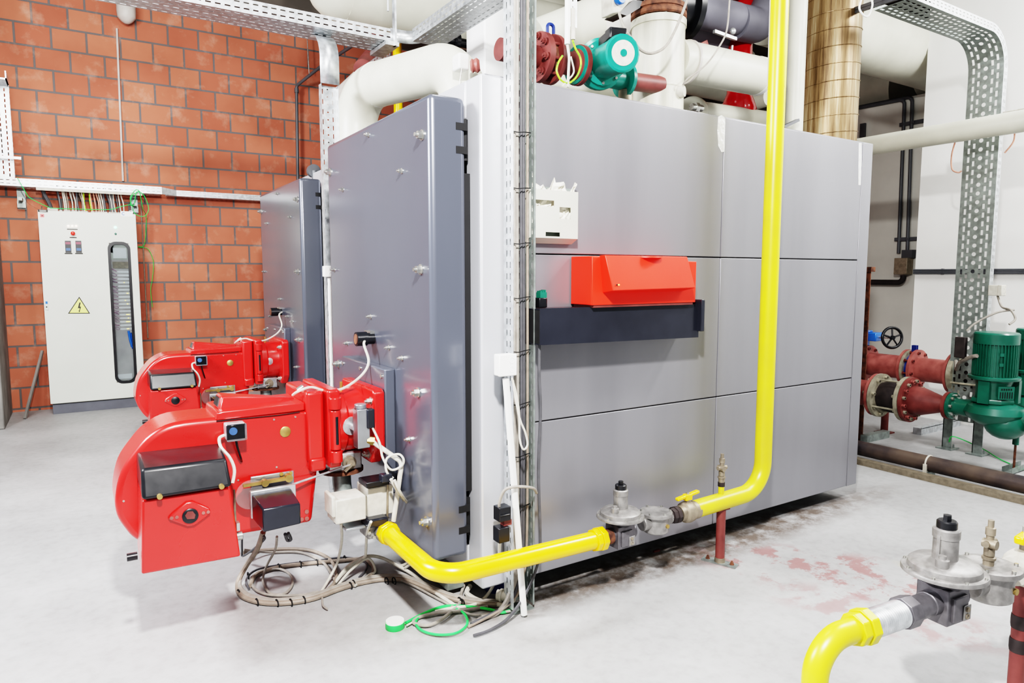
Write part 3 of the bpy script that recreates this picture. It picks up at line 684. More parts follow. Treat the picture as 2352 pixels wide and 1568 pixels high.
for i,(xx,mm) in enumerate(((1.866,'dark_gap'),(1.876,'lamp_y'))): MB().cyl((xx,2.1385,1.357),(xx,2.1345,1.357),.003,seg=10).build('indicator_lamp',mm,fl)
b = MB(); b.box((1.80,2.205,1.262),(2.385,2.34,1.273)); bp = b.build('bottom_strip','redpipe',r)
r = thing('cable_duct','charcoal open-ended cable duct on the boiler side below the orange control','duct',(1.99,2.28,1.105))
b = MB(); b.hexa([(1.545,2.225,1.118),(2.45,2.225,1.105),(2.45,2.229,1.105),(1.545,2.229,1.118)],[(1.545,2.225,1.265),(2.45,2.225,1.262),(2.45,2.229,1.262),(1.545,2.229,1.265)])
b.box((1.545,2.229,1.258),(2.45,2.349,1.262)); b.box((1.545,2.229,1.118),(2.45,2.349,1.122)); b.build('channel','duct',r)
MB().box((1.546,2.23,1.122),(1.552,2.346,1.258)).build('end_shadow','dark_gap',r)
MB().box((2.44,2.20,1.135),(2.462,2.349,1.283)).build('end_cap','duct',r,bevel=.003)
b = MB(); b.box((1.572,2.27,1.265),(1.612,2.31,1.305)); b.T = None
tp = b.build('terminal_plug','black',bevel=.004); tag(tp,'black plug with green terminals standing on the left end of the charcoal duct','plug')
b = MB(); b.box((1.58,2.275,1.305),(1.612,2.305,1.327))
for k in range(3): b.box((1.582+k*.010,2.277,1.327),(1.589+k*.010,2.303,1.333+.002*k))
b.build('terminal_block','green',tp)
r = thing('document_holder','ivory document holder with cutouts hung on the boiler side','holder',(1.68,2.32,1.527))
b = MB()
H0x,H1x,Hz0,Hz1 = 1.545,1.788,1.548,1.742
cut = [(1.60-.05,1.665,1.675,1.70),(1.692,1.750,1.628,1.676),(1.622,1.695,1.555,1.572)]
xs = sorted({H0x,H1x}|{c_[0] for c_ in cut}|{c_[1] for c_ in cut}); zs = sorted({Hz0,Hz1}|{c_[2] for c_ in cut}|{c_[3] for c_ in cut})
for i in range(len(xs)-1):
    for j in range(len(zs)-1):
        mx, mz = (xs[i]+xs[i+1])/2, (zs[j]+zs[j+1])/2
        if not any(c_[0]<mx<c_[1] and c_[2]<mz<c_[3] for c_ in cut): b.box((xs[i],2.30,zs[j]),(xs[i+1],2.302,zs[j+1]))
b.build('front_plate','holder',r,smooth=False)
b = MB(); b.box((H0x,2.302,Hz0),(H0x+.002,2.348,Hz1)); b.box((H1x-.002,2.302,Hz0),(H1x,2.348,Hz1)); b.hexa([(H0x,2.338,1.527),(H1x-.004,2.338,1.527),(H1x-.004,2.348,1.527),(H0x,2.348,1.527)],[(H0x,2.302,Hz0),(H1x,2.302,Hz0),(H1x,2.348,Hz0),(H0x,2.348,Hz0)]); b.build('side_wall','holder',r,smooth=False)
b = MB(); b.box((H0x,2.3465,1.53),(1.785,2.349,1.76)); b.build('back_plate','galv_dark',r)
b = MB(); nx, nz = 22, 14; rnd = random.Random(3); vs=[]; fs=[]
for j in range(nz+1):
    for i in range(nx+1):
        x = 1.55+.235*i/nx; z = 1.60+.17*j/nz; top = j/nz
        zz = z + (rnd.random()-.5)*.008*top + top*top*(.022*math.sin(i*.55+1)+.012*math.sin(i*1.3))
        vs.append((x+(rnd.random()-.5)*.012*top + top*.006, 2.325+(rnd.random()-.5)*.018 - .03*max(0,top-.75), zz))
for j in range(nz):
    for i in range(nx): fs.append((j*(nx+1)+i, j*(nx+1)+i+1, (j+1)*(nx+1)+i+1, (j+1)*(nx+1)+i))
b.add(vs,fs); tag(b.build('crumpled_paper','paper',smooth=False),'crumpled cream paper stuffed in the ivory document holder','paper')

# ================================================================== CABLE TRAYS
def slots2(W, pitch=.05, sl=.027): return [(W*.28,W*.28+.007,pitch,sl,.012,'slot'),(W*.66,W*.66+.007,pitch,sl,.012,'slot')]
# upright tray (open towards the viewer) in front of the boiler
r = thing('cable_tray','tall upright galvanised cable tray standing in front of the foreground boiler','cable tray',(1.50,2.31,0))
x0,x1,yb,yf,zt = 1.445,1.549,2.338,2.266,4.5
b = MB()
b.perf(lambda s,t:(x0,yb-t,s+.02),zt,yb-yf,[(.020,.026,.045,.024,.01,'slot'),(.046,.052,.045,.024,.01,'slot')])
b.build('side_flange','galv',r,thick=.0015,smooth=False)
b = MB(); b.perf(lambda s,t:(x1,yb-t,s+.02),zt,yb-yf,[(.020,.026,.045,.024,.01,'slot'),(.046,.052,.045,.024,.01,'slot')])
b.perf(lambda s,t:(x1-t,yf,s+.02),zt,.008,[]); b.build('side_flange','galv_dark',r,thick=.0015,smooth=False)
b = MB(); b.perf(lambda s,t:(x0+t,yb,s+.02),zt,x1-x0,slots2(x1-x0,.045,.024)+[(.075,.081,.045,.024,.03,'slot')]); b.build('tray_base','galv_dark',r,thick=.0015,smooth=False)
b = MB(); b.box((x0,yf,0),(x1,yb+.004,.006)); b.build('foot_plate','galv_dark',r)
# cables inside that tray
cb = [(.022,.0105,'cablegrey','brown'),(.042,.0085,'cablegrey','grey'),(.058,.0065,'cabledark','dark grey'),(.072,.0085,'cabledark','charcoal'),(.088,.0055,'cablebrown','thin brown')]
for i,(dxx,rr,mm,w) in enumerate(cb):
    lab = ['thick taupe cable running up the left of the upright tray','mid-grey cable beside the taupe one in the upright tray','thin dark cable in the middle of the upright tray','charcoal cable right of centre in the upright tray','thin brown cable at the right in the upright tray'][i]
    yy = 2.30+.006*(i%2)
    cable(lab,[(x0-.13-.02*i,2.305-.008*i,rr),(x0+dxx-.085,yy-.004,.014+.006*i),(x0+dxx-.022,yy,.07+.015*i),(x0+dxx,yy,.20+.02*i),(x0+dxx+.002,yy,.9),(x0+dxx-.001,yy,1.8),(x0+dxx,yy,2.8),(x0+dxx,yy,4.4)],rr,mm,group='cables in the upright tray')
for k in range(9):
    zz = .45+.215*k
    b = MB(); b.tube(spline([(x0+.008,yf+.022,zz-.003),(x0+.03,yf+.012,zz-.006),(x0+.06,yf+.014,zz-.002),(x0+.094,yf+.022,zz)],5),.0022,6)
    if k<8: tag(b.build('cable_tie','dark_gap'),'black cable tie around the cables of the upright tray','cable tie','cable ties on the upright tray')
cable('black cable hanging down the right edge of the upright tray to the floor',[(1.555,2.26,1.25),(1.562,2.255,1.15),(1.558,2.25,1.0),(1.566,2.25,.85),(1.556,2.25,.62),(1.566,2.25,.35),(1.560,2.25,.22),(1.50,2.24,.11),(1.40,2.22,.03),(1.30,2.20,.012),(1.22,2.20,.01)],.006,'cabledark')
cable('grey cable arching over the white conduit to the black plug connectors',[(1.548,2.25,.505),(1.50,2.21,.545),(1.42,2.205,.565),(1.375,2.22,.555),(1.362,2.24,.50),(1.372,2.25,.46)],.006,'cablegrey')
# white slender conduit + junction box
def jbox(label, lo, hi, m='white'):
    r = thing('junction_box',label,'junction box',((lo[0]+hi[0])/2,(lo[1]+hi[1])/2,lo[2]))
    MB().box(lo,hi).build('box_body',m,r,bevel=.004)
    lid = MB(); lid.box((lo[0]-.002,lo[1]-.002,lo[2]-.001),(hi[0]+.002,lo[1]+(hi[1]-lo[1])*.3,hi[2]+.001)); lid.build('box_lid',m,r,bevel=.004)
    k = MB()
    for zz in (.3,.72): k.torus((hi[0]-.022,lo[1]-.002,lo[2]+(hi[2]-lo[2])*zz),(0,1,0),min(.014,(hi[0]-lo[0])*.15),.0012,20,6)
    k.build('knockout',m,r)
    return r
jbox('white square junction box on the left edge of the upright tray',(1.350,2.215,1.008),(1.426,2.26,1.092))
b = MB(); b.tube([(1.39,2.235,.995),(1.474,2.23,.012)],.0135,14); tag(b.build('conduit','white'),'slender white conduit leaning from the white junction box to the floor','conduit')
cable('white cable pair hanging in a loop under the white junction box',[(1.405,2.215,1.0),(1.42,2.205,.93),(1.43,2.20,.85),(1.432,2.20,.76),(1.445,2.195,.715),(1.465,2.195,.73),(1.455,2.195,.78),(1.435,2.20,.83),(1.42,2.205,.90),(1.408,2.212,.99)],.0042,'cablelight')
b = MB(); b.box((1.355,2.225,.425),(1.408,2.275,.482)); b.box((1.357,2.22,.45),(1.40,2.226,.455)); pc = b.build('cable_connector','black',bevel=.004); tag(pc,'upper black cable connector on the side of the upright tray','connector')
b = MB(); b.box((1.352,2.225,.338),(1.403,2.275,.40)); pc = b.build('cable_connector','black',bevel=.004); tag(pc,'lower black cable connector with red pins beside the white conduit','connector')
MB().box((1.385,2.24,.40),(1.42,2.27,.422)).build('red_pins','redpipe',pc)

def utray(label, a, L, dirv, wv, upv, W, Hs, grp=None, flip=False, pitch=.05, sl=.03, base_rows=None, side='galv'):
    """straight channel: base in (dir,w), two sides rising along up"""
    a = Vector(a); d = Vector(dirv); w = Vector(wv); u = Vector(upv)
    r = thing('cable_tray',label,'cable tray',a+d*L/2+w*W/2,grp)
    sr = [(Hs*.25,Hs*.25+.0075,pitch,sl,.015,'slot'),(Hs*.68,Hs*.68+.0075,pitch,sl,.015,'slot')]
    for k in (0,1):
        b = MB(); b.perf(lambda s,t:a+d*s+w*(W*k)+u*t,L,Hs,sr); b.build('side_flange',side,r,thick=.0015,smooth=False)
    br = base_rows or [(W*(q+.5)/5,W*(q+.5)/5+.008,pitch,sl,.02+.02*(q%2),'slot') for q in range(5)]
    b = MB(); b.perf(lambda s,t:a+d*s+w*t,L,W,br); b.build('tray_base','galv',r,thick=.0015,smooth=False)
    return r
X = V(1,0,0); Y = V(0,1,0); Z = V(0,0,1)
# overhead tray towards the camera side of the rear boiler
t1 = utray('long overhead cable tray running across the brick wall toward the white column',(.15,4.17,2.86),1.66,X,Y,Z,.24,.075)
t2 = utray('short overhead cable tray reaching from the corner toward the viewer beside the white column',(1.86,2.9,2.86),1.2,Y,X,Z,.20,.075)
b = MB(); b.perf(lambda s,t:(V(2.0,4.12,0)+Matrix.Rotation(-s/.20,3,'Z')@V(-.14-.0,.06,0)+V(0,0,2.86+t)),.30,.075,[],ds=.02)
# curved corner cover
b = MB(); cc = V(1.86-.14,4.17-.0,0)
arc = [V(1.81,4.168,0)]+[V(1.81,4.10,0)+V(.10*math.sin(a),.068*math.cos(a),0) for a in [i*PI/14 for i in range(1,8)]]
arc = arc_fillet([(1.74,4.168,0),(1.93,4.168,0),(1.93,3.90,0)],.12,10)
vs=[];fs=[]
for p_ in arc: vs += [V(p_.x,p_.y,2.86),V(p_.x,p_.y,2.94)]
for i in range(len(arc)-1): fs.append((2*i,2*i+2,2*i+3,2*i+1))
b.add(vs,fs); tag(b.build('corner_bend','galv',thick=.002),'curved galvanised corner piece joining the two overhead trays','tray bend')
t3 = utray('short overhead tray branch running back from the tray corner',(1.84,4.42,2.85),.55,Y,X,Z,.20,.06)
b = MB(); b.bar((1.765,4.16,2.83),(1.765,4.16,3.9),.012,.04,(0,1,0)); b.box((1.70,4.15,2.83),(1.79,4.42,2.855)); b.cyl((1.74,4.20,3.05),(1.74,4.20,4.6),.006)
tag(b.build('tray_hanger','galv'),'galvanised hanger bracket carrying the overhead tray corner','bracket')
# drop tray between the boilers
r = thing('cable_tray','narrow upright cable tray between the two boilers','cable tray',(1.345,4.2,.02))
for k,xx in ((0,1.293),(1,1.397)):
    b = MB(); b.perf(lambda s,t:(xx,4.22-t,s+.02),2.52,.05,[(.02,.026,.05,.028,.01,'slot')]); b.build('side_flange','galv',r,thick=.0015,smooth=False)
b = MB(); b.perf(lambda s,t:(1.293+t,4.22,s+.02),2.52,.104,[(.018,.024,.06,.03,.01,'slot'),(.046,.058,.045,.010,.02,'round'),(.08,.086,.05,.028,.01,'slot')]); b.build('tray_base','galv',r,thick=.0015,smooth=False)
b = MB(); bend = arc_fillet([(0,4.22,2.5),(0,4.22,2.84),(0,4.48,2.84)],.2,10); vs=[];fs=[]
bend = arc_fillet([(0,4.165,2.54),(0,4.165,2.86),(0,4.40,2.86)],.18,10)
for p_ in bend: vs += [V(1.287,p_.y,p_.z),V(1.403,p_.y,p_.z)]
for i in range(len(bend)-1): fs.append((2*i,2*i+1,2*i+3,2*i+2))
b.add(vs,fs); b.build('riser_bend','galv',r,thick=.002)
jbox('small white junction box on the narrow tray between the boilers',(1.262,4.10,1.385),(1.318,4.15,1.45))
b = MB(); b.tube([(1.30,4.13,1.38),(1.30,4.13,.30)],.013,10); tag(b.build('conduit','white'),'slender white conduit running down the narrow tray behind the foreground boiler door','conduit')
# wall tray above the cabinet
t4 = utray('long horizontal cable tray on the brick wall above the electrical cabinet',(-.60,8.28,2.255),1.41,X,Y,Z,.18,.075)
t5 = utray('thinner horizontal cable tray on the brick wall right of the cabinet',(.86,8.33,2.25),1.3,X,Y,Z,.12,.06)
b = MB(); b.hexa([(.80,8.28,2.255),(.80,8.29,2.255),(.96,8.34,2.25),(.96,8.33,2.25)],[(.80,8.28,2.33),(.80,8.29,2.33),(.96,8.34,2.31),(.96,8.33,2.31)]); tag(b.build('tray_reducer','galv'),'plain sheet reducer joining the two wall trays','tray joint')
for xx,w in ((-.47,'left'),(.52,'right')):
    b = MB(); b.box((xx,8.44,2.06),(xx+.07,8.50,2.12)); b.box((xx+.02,8.30,2.12),(xx+.05,8.499,2.15)); b.box((xx+.0,8.492,2.05),(xx+.07,8.499,2.25))
    tag(b.build('wall_bracket','galv_dark'),'%s-hand steel bracket under the wall tray above the cabinet'%w,'bracket')
tag(MB().box((-.30,8.26,2.225),(.62,8.275,2.25)).build('edge_trim','cablelight'),'pale plastic trim strip under the wall tray above the cabinet','trim strip')
# wide upright tray at the left
r = thing('cable_tray','wide upright cable tray at the left edge of the brick wall','cable tray',(-.58,8.25,2.32))
W = .16
b = MB(); b.perf(lambda s,t:(-.62+t,8.28-.0*s,2.33+s),.86,W,[(.02+.047*q,.03+.047*q,.05,.032,.01+.02*(q%2),'slot') for q in range(3)]); b.build('tray_base','galv',r,thick=.0015,smooth=False)
b = MB(); b.perf(lambda s,t:(-.62+W,8.28-.07+t,2.33+s),.86,.07,[(.03,.038,.05,.03,.01,'slot')]); b.build('side_flange','galv',r,thick=.0015,smooth=False)
b = MB(); b.box((-.62,8.0,3.19),(-.46,8.28,3.205)); b.box((-.47,8.0,3.19),(-.46,8.28,3.27)); b.build('top_bend','galv',r)
tag(MB().box((-.62,8.2,2.50),(-.40,8.215,2.525)).build('mounting_rail','galv'),'short steel rail across the wide upright tray','rail')

# right: overhead tray bending down to the floor
r = thing('cable_tray','perforated cable tray coming overhead and bending down to the floor by the green pump','cable tray',(5.85,2.56,.2))
ya, yb2 = 2.45, 2.69; Rb = .22
path = arc_fillet([(4.55,0,3.14),(5.86,0,3.14),(5.86,0,.24)],.22,14)
cum = [0.]
for i in range(1,len(path)): cum.append(cum[-1]+(path[i]-path[i-1]).length)
def onpath(s):
    s = max(0,min(cum[-1]-1e-6,s))
    for i in range(len(path)-1):
        if s <= cum[i+1]:
            k = (s-cum[i])/(cum[i+1]-cum[i]); d = (path[i+1]-path[i]).normalized(); return path[i].lerp(path[i+1],k), V(-d.z,0,d.x)
    return path[-1], V(0,0,0)
Wt = yb2-ya; rows = [(.030,.046,.066,.042,.01,'slot'),(.066,.082,.066,.038,.045,'slot'),(.104,.136,.066,.034,.012,'round'),(.158,.174,.066,.038,.045,'slot'),(.194,.210,.066,.042,.01,'slot')]
b = MB(); b.perf(lambda s,t:V(onpath(s)[0].x,ya+t,onpath(s)[0].z),cum[-1],Wt,rows,ds=.04); b.build('tray_base','galv_dark',r,thick=.0015,smooth=False)
for k,yy in ((0,ya),(1,yb2)):
    b = MB(); b.perf(lambda s,t:V(onpath(s)[0].x,yy,onpath(s)[0].z)+onpath(s)[1]*t,cum[-1],.06,[(.018,.025,.05,.025,.01,'slot'),(.040,.047,.05,.025,.01,'slot')],ds=.04)
    b.build('side_flange','galv' if k==0 else 'galv_dark',r,thick=.0015,smooth=False)
for yy in (2.673,2.453):
    b = MB(); b.box((5.85,yy-.035,.01),(5.856,yy+.035,.42)); b.box((5.85,yy+.03,.01),(5.90,yy+.036,.42)); b.box((5.80,yy-.06,0),(5.93,yy+.06,.01)); b.cyl((5.90,yy-.03,.01),(5.90,yy-.03,.035),.006)
    b.build('foot','galv_dark',r)
# clip-on boxes
jbox('pale junction box on the left side of the perforated tray',(5.80,2.70,2.43),(5.88,2.80,2.55),'cablelight')
jbox('pale junction box on the right side of the perforated tray',(5.86,2.30,2.47),(5.94,2.44,2.60),'cablelight')
jbox('small grey junction box on the perforated tray above the green pump',(5.80,2.34,1.24),(5.87,2.43,1.32),'cablelight')
cable('pinkish cable looping under the left box on the perforated tray',[(5.83,2.74,2.43),(5.83,2.76,2.32),(5.83,2.75,2.22),(5.84,2.71,2.19),(5.85,2.69,2.20)],.006,'cablered')
cable('pinkish cable hanging under the right box on the perforated tray',[(5.90,2.37,2.47),(5.90,2.37,2.38),(5.89,2.42,2.30)],.006,'cablered')
r = thing('strut_rail','dark steel strut rails hung at the upper right beside the flue','rail',(5.0,3.0,3.1))
for k in range(2):
    q0 = P(1965,20+k*8,y=2.9); q1 = P(2060,-12+k*8,y=2.45); b = MB(); b.bar(q0,q1,.02,.02); b.build('rail_bar','conduitdark',r)
cable('white cable loop hanging from the strut at the upper right',[P(1978,0,y=2.6),P(1974,20,y=2.6),P(1985,36,y=2.6),P(1996,34,y=2.6),P(2004,10,y=2.6),P(1998,-10,y=2.6)],.006,'white')

# ================================================================== ELECTRICAL CABINET
YC = 8.15
r = thing('electrical_cabinet','pale grey electrical cabinet against the brick wall','cabinet',(.12,8.3,0))
MB().box((-.285,YC+.02,.10),(.545,8.47,2.015)).build('cabinet_body','cream',r,bevel=.004)
MB().box((-.28,YC+.015,0),(.54,8.45,.095)).build('plinth','plinth',r,bevel=.002)
# door as frame around the window
wx0,wx1,wz0,wz1 = .287,.463,.275,1.72
dr = None
b = MB(); zs_ = (.11,2.02)
b.box((-.295,YC-.004,.11),(wx0,YC+.018,2.02)); b.box((wx1,YC-.004,.11),(.54,YC+.018,2.02)); b.box((wx0,YC-.004,.11),(wx1,YC+.018,wz0)); b.box((wx0,YC-.004,wz1),(wx1,YC+.018,2.02))
dr = b.build('cabinet_door','cream',r)
def rr(x0,x1,z0,z1,rad,y,n=6):
    out = []
    for cx_,cz_,a0 in ((x1-rad,z1-rad,0),(x0+rad,z1-rad,PI/2),(x0+rad,z0+rad,PI),(x1-rad,z0+rad,3*PI/2)):
        for k in range(n+1): a = a0+PI/2*k/n; out.append(V(cx_+rad*math.cos(a),y,cz_+rad*math.sin(a)))
    return out
b = MB(); o1 = rr(wx0-.014,wx1+.014,wz0-.014,wz1+.014,.075,YC-.006); o2 = rr(wx0+.012,wx1-.012,wz0+.012,wz1-.012,.06,YC-.006)
o3 = rr(wx0-.001,wx1+.001,wz0-.001,wz1+.001,.001,YC-.003)
n_ = len(o1); b.add(o1+o2+[p_+V(0,.03,0) for p_ in o2],[(i,(i+1)%n_,n_+(i+1)%n_,n_+i) for i in range(n_)]+[(n_+i,n_+(i+1)%n_,2*n_+(i+1)%n_,2*n_+i) for i in range(n_)])
wf = b.build('window_gasket','black',dr)
b = MB(); b.prism(o2,(0,.003,0)); b.build('window_pane','pane',wf)
# interior behind the pane
MB().box((wx0-.01,YC+.012,wz0-.01),(wx1+.01,YC+.0185,wz1+.01)).build('cabinet_interior','conduit',r)
yi = YC+.011
b = MB(); b.box((.30,yi-.004,1.62),(.325,yi,1.71)); b.box((.30,yi-.004,1.55),(.455,yi,1.70)); b.build('meter','holder',r)
b = MB(); b.box((.32,yi-.008,1.565),(.44,yi-.003,1.67)); b.build('meter_face','white',r)
b = MB(); b.box((.31,yi-.005,1.46),(.455,yi,1.53)); b.build('breaker','bronze',r)
b = MB(); l2 = MB(); wr = MB(); rnd = random.Random(5)
for k in range(17):
    zz = 1.415-.037*k
    b.box((.355,yi-.006,zz),(.456,yi,zz+.020)); b.box((.345,yi-.006,zz+.004),(.355,yi,zz+.016))
    if rnd.random()<.6: l2.cyl((.40+rnd.random()*.04,yi-.006,zz+.01),(.40+rnd.random()*.04,yi-.008,zz+.011),.003,seg=8)
    for q in range(2):
        z2 = zz+.03*rnd.random(); wr.tube([(.300,yi-.003,z2+.02*rnd.random()),(.325,yi-.006,z2),(.348,yi-.003,zz+.012)],.002,5)
b.build('relay_row','white',r); l2.build('relay_lamp','lamp_y',r); wr.build('wiring','wire_purple',r)
b = MB(); b.tube([(.42,yi-.006,.81),(.43,yi-.006,.72),(.445,yi-.006,.64)],.012,8); b.tube([(.44,yi-.006,.79),(.45,yi-.006,.70),(.45,yi-.006,.62)],.008,8); b.build('blue_wires','blue',r)
MB().box((.30,yi-.004,.31),(.43,yi,.36)).build('paper_note','white',r)
yd = YC-.004
def lamp(x,z,rad,m,nm='indicator_lamp'): MB().lathe([(rad,0),(rad,.008),(rad*.6,.012)],(x,yd+.001,z),(0,-1,0),18).build(nm,m,dr)
for p_ in (157,166,175): c = P(p_,519,y=yd); lamp(c.x,c.z,.011,'lamp_w')
c = P(265,522,y=yd); lamp(c.x,c.z,.013,'lamp_g'); c = P(265.5,537,y=yd); lamp(c.x,c.z,.010,'green')
c = P(167.5,536,y=yd); MB().lathe([(.014,0),(.014,.02),(.020,.022),(.018,.034),(.01,.04)],(c.x,yd+.001,c.z),(0,-1,0),20).build('stop_button','redbtn',dr)
b = MB(); k_ = MB(); d_ = MB(); s_ = MB()
for p_ in (157.5,181.5):
    a = P(p_-7,580,y=yd); c = P(p_+5,553,y=yd); MB().box((a.x,yd-.006,a.z),(c.x,yd+.001,c.z)).build('meter_display','black',dr)
    d_.box((a.x+.004,yd-.0075,c.z-.035),(c.x-.004,yd-.006,c.z-.012)); k_.box((a.x+.006,yd-.0075,a.z+.02),(c.x-.006,yd-.006,a.z+.045))
    b.box((a.x-.008,yd-.001,a.z-.014),(c.x+.008,yd+.001,a.z-.003))
d_.build('red_screen','display',dr); k_.build('blue_keys','bluebtn',dr)
c = P(166,526,y=yd); b.box((c.x-.045,yd-.001,c.z-.006),(c.x+.045,yd+.001,c.z+.002)); c = P(168,545,y=yd); b.box((c.x-.03,yd-.001,c.z-.007),(c.x+.03,yd+.001,c.z+.003))
c = P(97,484,y=yd); b.box((c.x-.035,yd-.001,c.z-.012),(c.x+.045,yd+.001,c.z+.012)); b.build('name_strip','ink',dr)
b = MB()
for dz in (-.006,.004): b.box((c.x-.022,yd-.0018,c.z+dz),(c.x+.032,yd-.001,c.z+dz+.003))
b.build('name_text','white',dr)
c = P(97,495,y=yd); MB().box((c.x-.016,yd-.001,c.z-.016),(c.x+.016,yd+.001,c.z+.016)).build('pink_sticker','pink',dr)
MB().box((c.x-.008,yd-.002,c.z-.004),(c.x+.008,yd,c.z+.003)).build('sticker_mark','ink',dr)
c = P(291,491,y=yd); MB().box((c.x-.055,yd-.001,c.z-.026),(c.x+.055,yd+.001,c.z+.026)).build('company_sticker','white',dr)
b = MB(); b.tube([V(c.x-.03+.013*math.cos(a),yd-.002,c.z+.013*math.sin(a)) for a in [PI*.25+i*PI*1.5/16 for i in range(17)]],.0025,6); b.build('ring_logo','blue',dr)
# warning triangle
t = [P(a,q,y=yd) for a,q in ((182,681),(207,720),(156,720))]; cen = (t[0]+t[1]+t[2])/3
b = MB(); b.prism([p_ for p_ in t],(0,-.0012,0)); b.build('warning_border','ink',dr,smooth=False)
b = MB(); b.prism([cen+(p_-cen)*.86+V(0,-.0012,0) for p_ in t],(0,-.0012,0)); b.build('warning_sign','warn',dr,smooth=False)
b = MB(); Sg = [(.004,.055),(.016,.055),(.006,.012),(.018,.016),(.004,-.028),(.010,-.026),(-.002,-.045),(-.006,-.024),(-.001,-.026),(.004,.0),(-.012,-.004)]
b.prism([V(cen.x+a,yd-.0026,cen.z+q) for a,q in Sg],(0,-.0008,0)); b.build('lightning_symbol','ink',dr,smooth=False)
c = P(107,700,y=yd); b = MB(); b.box((c.x-.012,yd-.006,c.z-.05),(c.x+.014,yd+.001,c.z+.05)); b.build('lock_plate','cream',dr,bevel=.002)
MB().box((c.x-.008,yd-.007,c.z+.01),(c.x+.010,yd-.0055,c.z+.035)).build('lock_sticker','blue',dr); MB().cyl((c.x,yd-.0055,c.z-.02),(c.x,yd-.008,c.z-.02),.006).build('lock_barrel','dark_gap',dr)
for p_ in (96,300):
    c = P(p_,478,y=8.25); MB().torus((c.x,8.25,2.045),(1,0,0) if p_==96 else (.3,1,0),.018,.005,20,8).build('lifting_eye','zinc',r)
b = MB(); rnd = random.Random(11); grp = 'cables from the cabinet top to the wall tray'
cols = ['cabledark','cablelight','cablelight','cablebrown','cablelight','cablegrey','cablelight','cabledark','cablebrown','cablelight','cableyg','cableyg','cablered','cablered','cablered','cablelight','cablelight','cabledark','cabledark','cablelight','cabledark','cablelight','cabledark','cablelight','cablelight']
xs_ = [140,147,150,155,162,165,170,174,178,183,190,205,210,215,220,225,230,238,243,248,252,257,262,268,277]
xs_ = [136,145,150,156,163,167,172,178,184,190,196,208,211,219,224,229,234,240,247,253,259,263,268,273,279]
for i,px in enumerate(xs_):
    c = P(px,450,y=8.36); x_ = c.x + rnd.uniform(-.006,.006); big = i in (0,7,17,18,20)
    w = {'cabledark':'dark grey','cablelight':'pale grey','cablebrown':'brownish','cablegrey':'grey','cableyg':'yellow-green earth','cablered':'pinkish'}[cols[i]]
    cable('%s cable dropping from the wall tray into the cabinet top'%w,[(x_-.012,8.37,2.29),(x_-.010,8.35,2.22),(x_+rnd.uniform(-.01,.01),8.33,2.13),(x_+.006,8.32,2.02)],.010 if big else .0065,cols[i],group='%s %s'%(w,grp),n=5,seg=7)
    b.mark(); b.cyl((x_+.006,8.32,2.012),(x_+.006,8.32,2.045),.015,seg=12)
b.build('cable_gland','conduit',r)
c = P(108,470,y=8.3)
cable('thick dark grey supply cable entering the left of the cabinet top',[(c.x-.03,8.36,2.26),(c.x-.02,8.34,2.20),(c.x+.02,8.31,2.10),(c.x+.035,8.30,2.04)],.018,'cabledark')
MB().box((c.x,8.26,2.012),(c.x+.09,8.34,2.06)).build('gland_box','conduit',r,bevel=.006)
g = [(40,408),(58,440),(70,455),(110,475),(125,478),(180,480),(250,481),(275,475),(300,470),(305,475),(299,455),(310,437),(320,440),(328,478),(336,500),(332,560),(318,566),(322,568),(340,572),(352,600),(350,640),(346,665),(350,705)]
yy_ = [8.2,8.2,8.2,8.16,8.14,8.13,8.13,8.13,8.14,8.2,8.24,8.24,8.24,8.3]+[8.47]*9
cable('green earth wire draped from the left tray over the cabinet and down the brick wall',[P(a,q,y=yy_[i]) for i,(a,q) in enumerate(g)],.0035,'cablegreen',n=6,seg=6)
cable('green wire coil hanging from the wall tray right of the cabinet',[P(a,q,y=8.24) for a,q in ((318,440),(303,450),(300,470),(308,470),(314,440),(330,448),(341,475),(337,492),(325,497),(310,490),(304,476))],.0035,'cablegreen',n=6,seg=6)
b = MB(); b.bar(P(57,962,z=.0)+V(0,0,.003),V(-.345,8.43,.62),.022,.022); tag(b.build('metal_strip','aluminium_strip'),'aluminium strip leaning against the brick wall left of the cabinet','strip')
b = MB(); b.tube([(.483,8.485,3.96),(.463,8.485,2.39)],.011,10); tag(b.build('conduit','conduit'),'thin grey conduit running down the brick wall from the ceiling vent','conduit')
b = MB(); b.lathe([(.02,0),(.05,.02),(.085,.06),(.09,.12),(.09,.55)],(.57,8.37,3.99),(0,0,1),28); tag(b.build('drain_pipe','conduit'),'grey rounded pipe end hanging at the top of the brick wall','pipe')
b = MB(); b.tube([(.62,8.48,2.19),(.62,8.48,.7)],.007,8); tag(b.build('conduit','cablebrown'),'thin brown conduit on the brick wall just right of the cabinet','conduit')
b = MB(); b.tube(arc_fillet([P(683,420,y=8.4)-V(0,0,.4),P(681,197,y=8.4),P(740,150,y=8.0),P(840,85,y=7.0)],.05),.018,10)
b.lathe([(.026,0),(.026,.05)],P(681,197,y=8.4)-V(0,0,.08),(0,0,1),12); tag(b.build('pipe','conduitdark'),'slim dark steel pipe turning down the brick wall behind the narrow tray','pipe')
b = MB(); q = P(709,170,y=8.4); b.tube([V(q.x,8.38,q.z),V(q.x-.02,8.38,4.4)],.005,6); tag(b.build('hanger_rod','zinc'),'thin hanger rod holding the slim dark pipe','rod')
